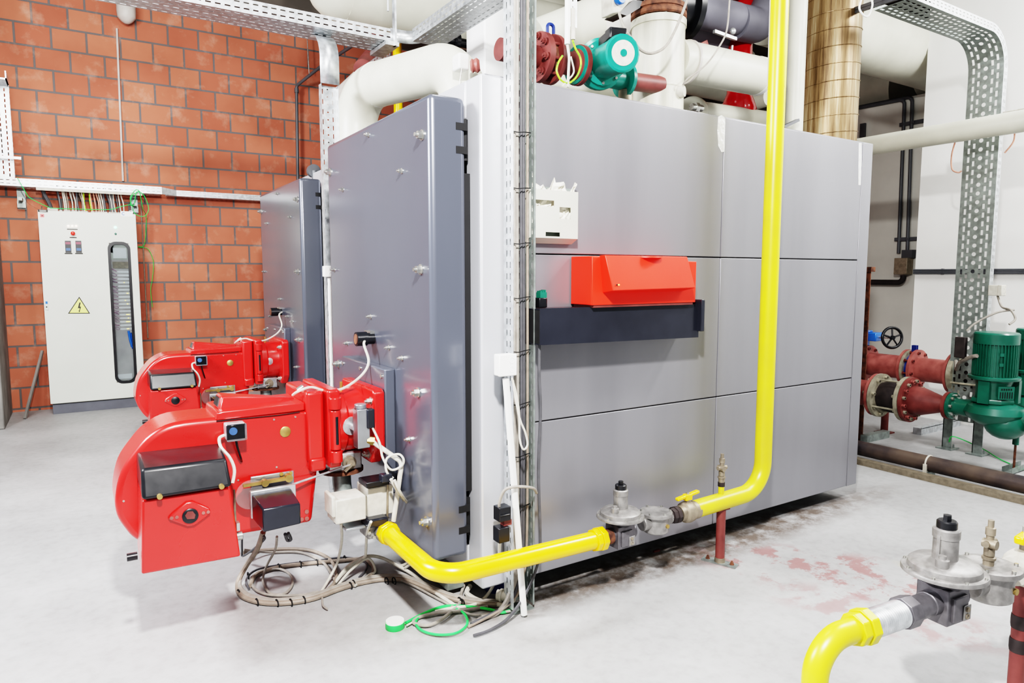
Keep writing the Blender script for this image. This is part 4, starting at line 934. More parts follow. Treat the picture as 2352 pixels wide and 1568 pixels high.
# ================================================================== ABOVE THE FOREGROUND BOILER
def pipe(label, pts, r, m, R=.0, cat='pipe', name='pipe', seg=28, bands=(), parent=None):
    b = MB(); b.tube(arc_fillet(pts, R, 12) if R else pts, r, seg)
    o = tag(b.build(name, m), label, cat)
    return o
wp = pipe('fat cream insulated pipe elbowing behind the door of the foreground boiler',[(1.86,3.42,2.18),(1.86,3.42,2.56),(1.60,4.44,2.60),(1.60,4.44,1.0)],.135,'pipewhite',.24)
b = MB(); u_ = (V(1.60,4.44,2.60)-V(1.86,3.42,2.56)).normalized(); b.cyl(V(1.665,4.20,2.592),V(1.665,4.20,2.592)+u_*.012,.1375,seg=36); b.build('jacket_seam','white',wp)
b = MB(); b.lathe([(.014,0),(.014,.02),(.01,.03)],P(842,182,y=4.26),(-.3,-.8,.2),12); b.build('sensor_pocket','brass',wp)
cable('thin black sensor wire on the fat cream pipe',[P(842,181,y=4.2),P(840,172,y=4.2),P(858,155,y=4.25),P(872,145,y=4.3)],.004,'cabledark')
r = thing('safety_limiter','white sensor box with pinkish-red knob on the cream pipe by the white column','sensor',P(1078,158,y=3.2))
c = P(1082,152,y=3.2); b = MB(); b.box((c.x-.07,3.2,c.z-.02),(c.x-.01,3.28,c.z+.06)); b.build('sensor_box','white',r,bevel=.008)
b = MB(); b.lathe([(.022,0),(.036,.01),(.030,.02),(.038,.035),(.026,.05)],c+V(-.005,0,-.0),(1,-.6,.1),14); b.build('knob','redpipel',r)
b = MB(); b.tube([c+V(-.055,0,-.02),c+V(-.075,0,-.13)],.003,6); b.build('sensor_rod','zinc',r)
# green circulator with red flanges
zc = 2.54; yc = 3.02
r = thing('pipe_flanges','pair of dark red bolted flanges right of the upright tray above the boiler','flange',(2.14,yc,zc-.2))
q = P(1230,130,y=yc); q2 = P(1308,145,y=yc); zc = q.z
b = MB(); b.lathe([(.055,-.25),(.055,-.02),(.125,-.02),(.125,.012)],(q.x+.03,yc,zc),(1,0,0),32); b.build('flange','redpipe',r)
b = MB(); b.lathe([(.125,.02),(.125,.045),(.07,.06),(.06,.12),(.06,.18),(.105,.20),(.105,.225)],(q.x+.07,yc,zc),(1,0,0),32); b.build('flange','redpipe',r)
b = MB(); b.cyl((q.x+.035,yc,zc),(q.x+.1,yc,zc),.085); b.build('valve_ring','rust',r)
b = MB()
for k in range(8):
    a = k*PI/4+.2; b.mark(); b.cyl((q.x-.01,yc+.1*math.cos(a),zc+.1*math.sin(a)),(q.x+.13,yc+.1*math.cos(a),zc+.1*math.sin(a)),.008,seg=8); b.hexb((q.x-.0,yc+.1*math.cos(a),zc+.1*math.sin(a)),(-1,0,0),.014,.02)
b.build('flange_bolt','redpipe',r)
b = MB(); b.tube(arc_fillet([(q.x+.06,yc-.02,zc+.10),(q.x+.06,yc-.02,zc+.17),(q.x+.10,yc-.02,zc+.17),(q.x+.10,yc-.02,zc+.10)],.018),.009,8); b.build('valve_lever','navy',r)
r = thing('circulator_pump','teal circulator pump with round dial plate above the foreground boiler','pump',(2.42,2.95,2.3))
vc = P(1378,148,y=yc); ax = V(.28,-1,-.0).normalized(); me_ = P(1428,126,y=2.74)
ax = (me_-vc).normalized(); ax.z += .02
b = MB(); b.lathe([(.10,-.05),(.135,-.02),(.135,.02),(.115,.04)],vc,ax,30); b.lathe([(.05,0),(.055,.08)],vc+V(.02,0,-.02),(1,0,0),20); b.cyl((vc.x-.16,yc,zc),(vc.x,yc,zc),.055); b.lathe([(.10,0),(.10,.02)],(vc.x-.17,yc,zc),(1,0,0),28); b.cyl((vc.x,yc,zc-.03),(vc.x+.20,yc,zc-.03),.055); b.lathe([(.095,0),(.095,.022)],(vc.x+.17,yc,zc-.03),(1,0,0),28)
b.build('volute','teal',r)
b = MB(); b.lathe([(.118,.035),(.118,.055),(.088,.06),(.086,.10)],vc,ax,24); b.build('motor_flange','teal',r)
b = MB(); b.lathe([(.088,.09),(.088,.27),(.094,.275),(.094,.305),(.085,.312)],vc,ax,18); b.build('motor_housing','teal',r)
b = MB(); b.lathe([(.062,.312),(.062,.316)],vc,ax,30); dp = b.build('dial_plate','gauge',r); b = MB(); b.lathe([(.018,.316),(.018,.322)],vc,ax,20); b.build('centre_screw','teal',dp)
b = MB(); u_,v_,n_ = frame(ax)
for k in range(8): a = k*PI/4; b.mark(); b.cyl(vc+ax*.055+u_*.106*math.cos(a)+v_*.106*math.sin(a), vc+ax*.066+u_*.106*math.cos(a)+v_*.106*math.sin(a), .008, seg=6)
b.build('motor_bolt','zinc',r)
b = MB(); tb = vc+ax*.17+V(0,0,.10); b.obox(tb,V(ax.x,ax.y,0).normalized(),V(-ax.y,ax.x,0).normalized(),Z,.085,.045,.025); b.obox(tb+V(ax.x,ax.y,0)*.045+V(0,0,.004),V(ax.x,ax.y,0).normalized(),V(-ax.y,ax.x,0).normalized(),Z,.035,.047,.028); b.build('terminal_box','black',r,bevel=.005)
pipe('short dark red pipe joining the teal pump to the cream vessel',[(vc.x+.19,yc,zc-.03),(2.95,yc,zc-.015)],.050,'redpipe')
b = MB(); q = P(1437,208,y=yc); b.lathe([(.045,-.10),(.04,.0),(.02,.02)],q,(0,0,1),16); b.cyl(q,q+V(0,0,.045),.006); tag(b.build('vent_fitting','bronze'),'beige conical vent fitting under the teal pump outlet','fitting')
pipe('cream pipe lying behind the teal pump along the boiler top',[P(1215,195,y=3.5),P(1465,235,y=3.5)],.10,'pipewhite')
# vessel
r = thing('header_vessel','cream upright header vessel with rusty bolted flange above the boiler','vessel',(2.98,3.06,2.17))
vx,vy = 3.02,3.12
b = MB(); b.lathe([(.158,2.15),(.158,2.86),(.165,2.862),(.165,2.90),(.158,2.905)],(vx,vy,0),(0,0,1),44); b.lathe([(.1595,2.50),(.161,2.505),(.161,2.51),(.1595,2.515)],(vx,vy,0),(0,0,1),44,cap=False); b.build('shell','vessel',r)
b = MB(); b.lathe([(.158,2.912),(.165,2.92),(.165,2.94),(.158,2.945),(.158,2.952),(.165,2.955),(.165,2.98),(.155,2.985)],(vx,vy,0),(0,0,1),40); b.build('top_flange','rust',r)
b = MB()
for k in range(8): a = k*PI/4+.3; b.mark(); b.cyl((vx+.142*math.cos(a),vy+.142*math.sin(a),2.90),(vx+.142*math.cos(a),vy+.142*math.sin(a),3.02),.009,seg=8); b.cyl((vx+.142*math.cos(a),vy+.142*math.sin(a),2.985),(vx+.142*math.cos(a),vy+.142*math.sin(a),3.002),.018,seg=6)
b.build('flange_bolt','zinc',r)
c = P(1568,210,y=2.95); b = MB(); b.lathe([(.034,-.03),(.036,0),(.03,.012)],c,(.5,-1,0),20); tag(b.build('sensor_head','cablelight'),'round white sensor head on the lower right of the cream vessel','sensor')
b = MB(); b.cyl((vx-.02,vy-.02,2.985),(vx-.02,vy-.02,3.4),.11); b.lathe([(.13,0),(.13,.05)],(vx-.02,vy-.02,3.0),(0,0,1),24)
tag(b.build('valve_neck','rubber'),'dark flanged valve neck on top of the cream vessel','valve')
# horizontal cream pipe to the right of the vessel
hp = pipe('thick cream insulated pipe leading right from the vessel',[(3.14,3.10,2.70),(3.93,3.10,2.72)],.122,'pipewhite')
b = MB(); b.cyl((3.23,3.10,2.70),(3.245,3.10,2.70),.132,seg=36); b.build('jacket_collar','conduit',hp)
b = MB(); b.cyl((3.90,3.10,2.72),(3.935,3.10,2.72),.124,seg=36); b.build('jacket_end','white',hp)
cable('grey cable drooping in a U across the rusty flange',[P(1422,30,y=2.9),P(1432,60,y=2.85),P(1455,95,y=2.8),P(1475,117,y=2.8),P(1500,122,y=2.8),P(1530,105,y=2.8),P(1555,60,y=2.8),P(1578,0,y=2.8),P(1590,-50,y=2.8)],.0075,'cablegrey')
cable('thin grey cable curving down to the round white sensor',[P(1680,-30,y=2.85),P(1676,0,y=2.85),P(1669,70,y=2.85),P(1650,110,y=2.85),P(1620,150,y=2.88),P(1580,180,y=2.9),P(1568,196,y=2.92)],.005,'cablegrey')
# red vertical pipe with bulb
b = MB(); q = P(1748,0,y=3.55); q.z = 0; b.lathe([(.09,4.5),(.09,2.78),(.115,2.72),(.135,2.66),(.12,2.60),(.08,2.57)][::-1],(4.36,3.62,0),(0,0,1),30); tag(b.build('red_pipe','redvert'),'glossy red upright pipe with rounded lower end behind the yellow riser','pipe')
pipe('cream upright pipe between the yellow riser and the flue',[(4.17,3.0,2.17),(4.17,3.0,4.55)],.066,'pipewhite')
b = MB(); q = P(1767,200,y=2.30); b.tube([V(q.x-.02,2.30,4.6),q],.011,10); tag(b.build('conduit','conduit'),'slim grey conduit hanging just left of the yellow riser','conduit')
MBx = MB(); MBx.bar(P(1798,292,y=2.9),P(1832,276,y=2.9),.03,.018); tag(MBx.build('strut','conduitdark'),'dark flat strut between cream pipe and flue','strut')
# flue
r = thing('flue_pipe','wide streaked spiral-wound flue pipe rising behind the boiler','flue',(4.68,3.10,0))
b = MB(); fx,fy,fr = 4.70,3.10,.208; seg=48; prof=[]
b.cyl((fx,fy,1.0),(fx,fy,4.6),fr,seg=seg); b.build('flue_wall','flue',r)
b = MB(); b.tube([V(fx+(fr+.002)*math.cos(a),fy+(fr+.002)*math.sin(a),1.5+.118*a/(2*PI)) for a in [i*2*PI/36 for i in range(36*25)]],.003,6); b.build('spiral_seam','flue',r)
b = MB(); b.box((4.03,2.9,.9),(4.72,3.3,1.6)); b.cyl((fx,fy,0),(fx,fy,.95),.12); tag(b.build('smoke_box','galv_dark'),'grey smoke box connecting the boiler rear to the flue','box')
# big overhead pipes
pipe('very wide cream duct pipe running overhead behind the white column',[P(790,-40,z=3.65)+V(0,0,0),P(800,-40,z=3.65)+V(4.5,-.0,-.02)],.30,'pipewhite')
b = MB(); q = P(790,-40,z=3.65); b.sphere(q,.30,28); tag(b.build('pipe_end','pipewhite'),'rounded cream end of the wide overhead duct pipe','pipe end')
pipe('broad cream pipe sloping down past the upper left of the teal pump',[P(1245,104,y=3.95),P(1500,5,y=3.6),P(1700,-80,y=3.5)],.175,'pipewhite')
pipe('smaller cream pipe behind the broad sloping one',[P(1180,30,y=5.2),P(1400,80,y=5.2)],.16,'pipewhite')
b = MB(); c0 = P(1345,35,y=3.7); b.lathe([(.20,0),(.21,.02),(.21,.06)],P(1420,20,y=3.45),(1,-.25,.2),32); tag(b.build('collar','conduit'),'pale grey collar ring around the broad cream pipe','collar')
pipe('dark grey foam-lagged pipe, upper of the two right of the black valve',[P(1560,15,y=3.5),P(1690,45,y=3.5)],.115,'pipegrey')
pipe('light grey foam-lagged elbow left of the yellow riser',[P(1690,50,y=3.5),P(1740,60,y=3.5),P(1800,-60,y=3.5)],.125,'pipegrey',.12)
pipe('dark grey foam-lagged pipe, lower of the two above the cream pipe',[P(1545,50,y=3.75),P(1690,95,y=3.75)],.125,'pipegrey')
r = thing('shutoff_valve','black shut-off valve body overhead between the cream and grey pipes','valve',P(1520,20,y=3.3))
b = MB(); c = P(1530,15,y=3.3); b.lathe([(.14,-.06),(.21,-.05),(.21,.0),(.16,.01),(.16,.12),(.2,.13),(.2,.17)],c,(1,-.2,.1),30); b.build('valve_body','black',r)
b = MB(); c = P(1520,12,y=3.05); b.box((c.x-.05,c.y-.03,c.z-.045),(c.x+.12,c.y+.05,c.z+.045)); b.build('valve_bonnet','duct',r,bevel=.01)
r = thing('actuator','white motor actuator with blue knob above the teal pump','actuator',P(1440,25,y=3.0))
b = MB(); q = [P(a,w,y=3.0) for a,w in ((1407,-30),(1408,30),(1425,28),(1452,-2),(1460,-30))]; b.prism(q,(0,.10,0)); b.build('actuator_case','cablelight',r,bevel=.006)
b = MB(); c = P(1420,-2,y=2.99); b.lathe([(.032,0),(.034,.02),(.028,.03)],c,(0,-1,0),20); b.build('knob','blue',r)
b = MB(); q = [P(a,w,y=3.04) for a,w in ((1420,30),(1455,0),(1475,2),(1470,18),(1440,36))]; b.prism(q,(0,.12,0)); b.build('yoke','black',r)
# hanging rods, clamps
b = MB(); b.tube([P(1682,105,y=3.2),P(1680,124,y=3.2)],.008,8); b.bar(P(1640,72,y=3.2),P(1690,90,y=3.2),.02,.02); b.sphere(P(1683,72,y=3.2),.022,12)
tag(b.build('pipe_hanger','galv'),'small galvanised pipe hanger above the cream pipe','hanger')
b = MB(); b.bar(P(1603,108,y=3.3),P(1622,98,y=3.3),.03,.03); tag(b.build('red_clip','redpipel'),'small pinkish-red clip under the grey pipes','clip')
# low dark tray/pipes behind the boiler top
pipe('cream pipe lying on the boiler behind its rear top edge',[P(1590,260,y=3.55),P(1810,290,y=3.55)],.09,'pipewhite')
b = MB(); b.sphere(P(1590,255,y=3.5),.11,24,.9); tag(b.build('pipe_bend','pipewhite'),'cream rounded bend at the foot of the vessel','pipe')
pipe('small cream pipe receding below the thick cream pipe',[P(1640,262,y=4.6),P(1765,225,y=4.0)],.07,'pipewhite')
b = MB(); q = P(1600,247,y=3.3); b.cyl(q-V(.05,0,0),q+V(.05,0,0),.022,seg=10); b.cyl(q-V(.02,0,0),q+V(.01,0,0),.032,seg=6); tag(b.build('pipe_union','zinc'),'small chrome union fitting right of the cream vessel foot','fitting')
# white conduits with yellow-green wires near the teal pump
b = MB(); q = P(1303,102,y=2.6); b.tube([V(q.x,2.6,4.6),q],.013,10); tag(b.build('conduit','white'),'white conduit hanging left of the teal pump','conduit')
b = MB(); b.perf(lambda s,t:P(1307,60,y=2.62)+V(t,0,s),1.72,.045,[(.016,.024,.05,.03,.012,'slot')]); tag(b.build('strut_rail','galv',thick=.002,smooth=False),'slotted galvanised rail behind the white hanging conduit','rail')
b = MB(); b.tube([P(1316,20,y=2.6),P(1316,91,y=2.6)],.011,10); tag(b.build('conduit','cablelight'),'short cream conduit beside the slotted rail','conduit')
cable('yellow-green earth wire looping left of the teal pump',[P(a,w,y=2.58) for a,w in ((1315,92),(1322,112),(1332,130),(1334,150),(1325,175),(1308,190),(1290,185),(1279,165),(1282,145),(1292,128))],.0045,'cableyg')
cable('grey wire pair dropping from the white hanging conduit to the boiler top',[P(a,w,y=2.58) for a,w in ((1303,103),(1307,130),(1306,160),(1304,200))],.006,'cablelight')
cable('thin tied grey wire beside the earth wire loop',[P(a,w,y=2.58) for a,w in ((1311,130),(1318,160),(1315,172),(1308,180),(1292,198))],.004,'cablelight')
# background bits above the rear boiler
b = MB(); q = P(866,-20,y=5.6); q.z = 4.6; b.tube(arc_fillet([q,P(866,118,y=5.6),P(835,160,y=5.0)],.1),.075,18); tag(b.build('pipe','redpipe'),'dull red pipe dropping from above and bending behind the cream elbow pipe','pipe')
b = MB(); q = P(913,150,y=5.9); b.tube([V(q.x,q.y,2.17),V(q.x,q.y,4.6)],.04,14); tag(b.build('gas_pipe','yellow'),'yellow upright pipe seen behind the cream elbow pipe','pipe')
for i,(a,w,lab) in enumerate(((1000,5.6,'left'),(1034,5.4,'right'))):
    b = MB(); q = P(a,150,y=w); b.tube([V(q.x,q.y,2.17),V(q.x,q.y,4.6)],.055,16); tag(b.build('pipe','pipewhite'),'%s one of two pale upright pipes behind the overhead tray branch'%lab,'pipe')
b = MB(); b.tube([P(775,240,y=6.4),P(860,165,y=5.6)],.11,18); tag(b.build('pipe','conduit'),'greyish pipe rising obliquely behind the narrow tray','pipe')
b = MB(); c = P(1042,95,y=4.9); b.tube([c,c+V(.25,0,0)],.035,12); b.lathe([(.075,0),(.075,.03)],c,(1,0,0),24); b.cyl(c-V(.06,0,0),c,.03); tag(b.build('gate_valve','black'),'small black valve beside the white column behind the tray','valve')
b = MB(); b.box((1.95,3.9,2.2),(2.2,4.2,2.36)); tag(b.build('foil_bag','black_foil',bevel=.02),'black foil bundle behind the top edge of the boiler door','bundle')
# rear boiler top pipe knob
b = MB(); q = P(722,392,y=5.3); b.cyl(q,q+V(0,.04,0),.05); b.cyl(q-V(0,0,.12),q,.02); tag(b.build('gauge','conduitdark'),'small dark round gauge on top of the rear boiler','gauge')

# ================================================================== RIGHT SIDE
pipe('long white pipe crossing below the ceiling at the upper right toward the wall',[(5.5,3.9,2.44),(5.5,.8,2.44)],.075,'pipewhite')
pipe('wide white insulated pipe right of the flue running back',[(5.0,3.85,3.62),(9.15,3.85,3.62)],.30,'pipewhite')
pipe('grey lagged round pipe behind, left of the two above the recess wall',[(8.72,5.6,3.8),(8.72,4.7,3.7)],.38,'pipewhite')
pipe('grey lagged round pipe behind, right of the two above the recess wall',[(8.4,4.3,3.75),(8.4,3.6,3.75)],.36,'pipewhite')
b = MB(); b.box((8.0,3.4,3.30),(9.1,5.5,3.32)); tag(b.build('foil_sheet','black_foil'),'dark crumpled foil sheet between the lagged pipes above the recess wall','sheet')
xr = 7.89
for i,(pt,lab) in enumerate((((2072,2087),'left'),((2092,2100),'right'))):
    a = P(2080+i*18,228+(-6 if i else 0),x=xr); c = P(2066+i*20,582,x=xr)
    back = V(a.x,a.y+1.2+i*.25,a.z+.02)
    b = MB(); b.tube(arc_fillet([V(xr-.02,back.y,back.z),V(xr-.02,a.y,a.z),V(xr-.02,c.y+(a.y-c.y)*.0,c.z)],.06),.019,10)
    tag(b.build('conduit','conduitdark'),'%s-hand dark conduit running down the grey recess wall'%lab,'conduit')
for k,(px_,py_) in enumerate(((2094,283),(2082,549))):
    a = P(px_,py_,x=xr); b = MB(); b.box((xr-.03,a.y-.16,a.z-.02),(xr-.0,a.y+.12,a.z+.02)); b.box((xr-.045,a.y+.07,a.z-.012),(xr-.03,a.y+.10,a.z+.012)); b.box((xr-.045,a.y-.05,a.z-.012),(xr-.03,a.y-.02,a.z+.012))
    tag(b.build('conduit_clamp','conduitdark'),('upper' if k==0 else 'lower')+' clamp rail across the two dark conduits','clamp')
a = P(1984,290,x=xr); b = MB(); b.box((xr-.03,a.y-.03,a.z-.35),(xr,a.y+.03,a.z+.03)); tag(b.build('wall_bracket','conduitdark'),'dark vertical wall bracket beside the far corner of the boiler','bracket')
r = thing('junction_box','square steel junction box where the dark conduits end on the recess wall','junction box',P(2068,610,x=7.8))
a = P(2052,630,x=7.75); c = P(2084,592,x=7.75); MB().box((7.75,a.y,a.z),(7.88,c.y,c.z)).build('box_body','bronze',r,bevel=.004)
MB().box((7.80,a.y-.05,c.z),(7.895,c.y-.02,c.z+.09)).build('top_plate','conduitdark',r)
a = P(2075,632,x=7.8); b = MB(); b.tube(arc_fillet([a,a+V(0,0,-.08),V(7.8,a.y+.9,a.z-.08)],.06),.03,12); tag(b.build('conduit','rubber'),'thick black conduit leaving the steel junction box to the left','conduit')
for k in range(3):
    a = P(2098,620+3.6*k,x=6.93); b = MB(); b.tube([a,V(6.93,.9,a.z)],.009,8)
    for yy in (3.3,2.55,1.7): b.box((6.925,yy-.01,a.z-.012),(6.949,yy+.01,a.z+.012))
    tag(b.build('conduit','conduitdark'),['top','middle','bottom'][k]+' of the three thin steel conduits along the white wall','conduit')
b = MB(); b.box((5.50,3.17,0),(5.508,3.22,1.42)); b.box((5.50,3.212,0),(5.55,3.22,1.42)); pr = tag(b.build('angle_post','rust'),'rust-red angle iron post behind the far edge of the boiler','post')
MB().box((5.49,3.16,1.42),(5.55,3.23,1.46)).build('post_cap','rust',pr)
b = MB(); b.box((5.49,3.12,0),(5.83,3.18,.06)); tag(b.build('support_block','galv_dark'),'slotted steel channel block on the floor under the rusty post','channel')

def flg(b, c, ax, R, t, n=8, br=.016): # bolted flange with bolts
    c = Vector(c); ax = Vector(ax); b.lathe([(R,0),(R,t)],c,ax,36)
def bolts(b, c, ax, R, h0, h1, n=8, br=.014, ph=.2):
    u,v,n_ = frame(ax); c = Vector(c)
    for k in range(n):
        b.mark(); a = 2*PI*k/n+ph; q = c+u*R*math.cos(a)+v*R*math.sin(a); b.cyl(q+n_*h0,q+n_*h1,br*.55,seg=8); b.cyl(q+n_*(h0),q+n_*(h0+.018),br,seg=6); b.cyl(q+n_*(h1-.018),q+n_*h1,br,seg=6)
# near red line along Y at x 5.42, z .42
XR,ZR = 5.42,.43
r = thing('flanged_pipe','dusty red flanged pipe coming from behind the boiler toward the near rubber joint','pipe',(XR,3.4,ZR-.15))
MB().cyl((XR,3.95,ZR),(XR,3.03,ZR),.105,seg=32).build('pipe_barrel','redpipel',r)
b = MB(); b.lathe([(.17,0),(.17,.022)],(XR,3.035,ZR),(0,-1,0),36); b.build('end_flange','redpipel',r)
r = thing('rubber_joint','black rubber expansion joint with beige rings and tie rods in the near red line','expansion joint',(XR,2.88,ZR-.17))
b = MB(); b.lathe([(.175,0),(.175,.03)],(XR,3.005,ZR),(0,-1,0),36); b.build('ring','greycast',r)
b = MB(); b.lathe([(.175,0),(.175,.03)],(XR,2.80,ZR),(0,-1,0),36); b.build('ring','greycast',r)
b = MB(); b.lathe([(.10,-.02),(.118,.03),(.125,.09),(.118,.15),(.10,.20)],(XR,2.975,ZR),(0,-1,0),32); b.build('bellows','rubber',r)
b = MB()
for k in range(4):
    b.mark(); a = k*PI/2+.5; q = V(XR+.155*math.cos(a),0,ZR+.155*math.sin(a)); b.cyl((q.x,3.01,q.z),(q.x,2.75,q.z),.008,seg=8)
b.build('tie_rod','greycast',r)
b = MB(); bolts(b,(XR,2.975,ZR),(0,1,0),.148,-.02,.075); bolts(b,(XR,2.77,ZR),(0,1,0),.148,-.05,.05); b.build('flange_bolt','greycast',r)
r = thing('reducer_cone','red conical pipe reducer between the rubber joint and the green pump','reducer',(XR,2.6,ZR-.17))
b = MB(); b.lathe([(.175,0),(.175,.025),(.110,.03),(.110,.05),(.106,.10),(.062,.24),(.058,.27),(.10,.272),(.10,.295)],(XR,2.765,ZR),(0,-1,0),40); b.build('cone','redpipe',r)
b = MB(); bolts(b,(XR,2.745,ZR),(0,-1,0),.148,0,.03); b.build('flange_bolt','redpipel',r)
# green inline pump
def pump(loc, label):
    r = thing('inline_pump',label,'pump',loc,'green inline pumps')
    x,y,z = loc
    T = Matrix.Translation(loc)
    def mb():
        b = MB(); b.T = T; return b
    b = mb(); b.lathe([(.098,-.27),(.098,-.245),(.062,-.242),(.06,-.19),(.07,-.12),(.075,0)][::1],(0,0,.43),(0,-1,0),32)
    vs = []
    b.lathe([(.02,.335),(.10,.345),(.165,.385),(.185,.43),(.165,.475),(.10,.50),(.05,.505)],(0,-.02,0),(0,0,1),40)
    b.lathe([(.075,0),(.072,.12),(.06,.19),(.062,.242),(.098,.245),(.098,.27)],(0,0,.40),(.1,-1,0),32)
    b.build('volute','green',r)
    b = mb(); b.sphere((0,-.09,.36),.13,24,.85); b.build('lower_bowl','green',r)
    b = mb(); bolts(b,(0,.25,.43),(0,1,0),.078,-.022,.035,8,.012,.1); b.build('flange_bolt','zinc',r)
    b = mb(); b.lathe([(.10,.495),(.105,.52),(.105,.62),(.12,.66)],(0,0,0),(0,0,1),28,cap=False); b.box((-.135,-.03,.50),(-.095,.04,.66)); b.box((.07,-.13,.50),(.11,-.08,.66))
    b.lathe([(.13,.50),(.135,.515),(.13,.53)],(0,0,0),(0,0,1),8); b.build('lantern','green',r)
    b = mb(); b.lathe([(.155,.665),(.158,.67),(.158,.685),(.15,.69)],(0,0,0),(0,0,1),36); b.build('motor_flange','green',r)
    b = mb()
    b.lathe([(.118,.69),(.118,.92)],(0,0,0),(0,0,1),36)
    for k in range(40):
        a = 2*PI*k/40; u = V(math.cos(a),math.sin(a),0); b.obox(u*.124+V(0,0,.805),u,V(-u.y,u.x,0),Z,.012,.0022,.112)
    b.build('finned_motor','green',r)
    b = mb(); b.lathe([(.136,.915),(.138,.925),(.137,.985),(.128,.995),(.05,1.0)],(0,0,0),(0,0,1),40); b.build('fan_cowl','green',r)
    b = mb(); u = V(-.55,-.83,0).normalized(); w = V(.83,-.55,0)
    b.obox(u*.13+V(0,0,.585),w,Z,u,.055,.045,.004); gr = b.build('guard_plate','green',r)
    b = mb()
    for q in range(6): b.obox(u*.1355+w*(-.040+.016*q)+V(0,0,.57),w,Z,u,.003,.022,.0008)
    for q in range(5): b.obox(u*.1355+w*(-.032+.016*q)+V(0,0,.61),w,Z,u,.004,.006,.0008)
    b.build('guard_slot','dark_gap',gr)
    b = mb()
    for q,zz in ((-.02,.90),(.03,.90)): pass
    for zz in (.78,.85): b.obox(u*.137+w*-.05+V(0,0,zz),w,Z,u,.013,.011,.003)
    b.build('nameplate_boss','green',r)
    b = mb(); b.cyl((.12,-.115,.20),(.12,-.115,.34),.02); b.build('leg_socket','green',r)
    b = mb(); b.cyl((.12,-.115,0),(.12,-.115,.20),.008,seg=10); b.build('threaded_leg','rust',r)
    return r
pm = pump((5.43,2.20,0),'green inline pump with finned motor between red cone and right picture edge')
dup(pm,(.62,-.02,0),'green inline pump farther back, cut by the right picture edge')
b = MB(); b.box((5.46,2.06,0),(5.76,2.064,.045)); b.box((5.46,2.12,0),(5.76,2.124,.045)); b.box((5.46,2.06,0),(5.76,2.124,.004)); tag(b.build('floor_channel','galv_dark'),'short steel channel on the floor under the green pump leg','channel')
b = MB(); b.box((6.15,3.02,0),(6.85,3.09,.06)); b.box((6.15,3.02,.055),(6.85,3.025,.07)); tag(b.build('floor_channel','galv'),'long steel channel on the floor behind the red reducer cone','channel')
cable('grey armoured cable from the perforated tray to the green pump motor',[(5.80,2.62,.72),(5.60,2.52,.68),(5.42,2.42,.76),(5.32,2.30,.82),(5.30,2.26,.83)],.014,'cablegrey')
cable('grey cable looping over the green pump from the small box',[(5.84,2.38,1.24),(5.80,2.33,1.16),(5.72,2.24,1.14),(5.70,2.20,1.08),(5.66,2.22,1.04)],.008,'cablegrey')
cable('grey hose from the box down to the switch beside the green pump',[(5.80,2.25,1.14),(5.70,2.32,1.12),(5.62,2.42,1.04),(5.58,2.46,.98)],.008,'cablegrey')
b = MB(); b.box((5.34,2.36,.80),(5.38,2.43,.95)); tag(b.build('isolator_switch','rubber',bevel=.005),'brown-black switch box between the perforated tray and the green motor','switch')
cable('green earth wire on the floor behind the steel channel',[(5.86,2.66,.05),(5.80,2.60,.12),(5.95,2.45,.03),(5.80,2.25,.006),(5.62,1.95,.006),(5.55,1.6,.006)],.004,'cablegreen')
# far red line along Y at x 5.98
XB,ZB = 5.98,.60
r = thing('butterfly_valve','blue butterfly valve with black spoked handwheel on the far red pipe','valve',(XB,3.42,ZB-.1))
b = MB(); b.lathe([(.12,0),(.14,.01),(.14,.05),(.12,.06)],(XB,3.50,ZB),(0,-1,0),30); b.box((XB-.03,3.44,ZB+.1),(XB+.03,3.50,ZB+.21)); b.build('valve_body','blue',r,bevel=.004)
b = MB(); b.box((XB-.07,3.33,ZB+.21),(XB+.05,3.50,ZB+.285)); b.cyl((XB-.01,3.45,ZB+.285),(XB-.01,3.45,ZB+.30),.05); b.build('gearbox','blue',r,bevel=.01)
hc = P(2055,788,y=3.22); hw = thing
b = MB(); hcx = V(XB-.01,3.22,ZB+.25); axh = V(-.55,-1,0.1).normalized(); b.torus(hcx,axh,.088,.0125,40,10)
u_,v_,n_ = frame(axh)
for k in range(5): a = 2*PI*k/5+PI/2; e_ = hcx+u_*.088*math.cos(a)+v_*.088*math.sin(a); b.tube([hcx+n_*.005,e_],.0075,8)
b.cyl(hcx-n_*.012,hcx+n_*.02,.018); b.build('handwheel','black',r)
b = MB(); b.cyl(hcx,(XB-.02,3.36,ZB+.245),.009); b.build('wheel_shaft','zinc',r)
r = thing('flanged_pipe','pinkish-red flanged pipe length nearest the blue handwheel valve','pipe',(XB,3.25,ZB-.15))
b = MB(); b.lathe([(.165,0),(.165,.024),(.10,.03),(.10,.34),(.16,.345),(.16,.365)],(XB,3.44,ZB),(0,-1,0),36); b.build('pipe_barrel','redpipel',r)
b = MB(); bolts(b,(XB,3.43,ZB),(0,-1,0),.14,-.03,.03); b.build('flange_bolt','redpipe',r)
r = thing('check_valve','thin wafer valve with navy lugs between the two red flanges','valve',(XB,3.05,ZB-.15))
b = MB(); b.lathe([(.155,0),(.155,.022)],(XB,3.072,ZB),(0,-1,0),36); b.build('ring','greycast',r)
b = MB(); b.lathe([(.12,0),(.12,.04)],(XB,3.05,ZB),(0,-1,0),30); b.box((XB-.012,3.01,ZB+.12),(XB-.004,3.05,ZB+.20)); b.box((XB+.012,3.01,ZB+.12),(XB+.02,3.05,ZB+.20)); b.build('navy_lug','navy',r)
r = thing('flanged_pipe','pinkish-red flanged pipe length ending at the perforated tray','pipe',(XB,2.85,ZB-.15))
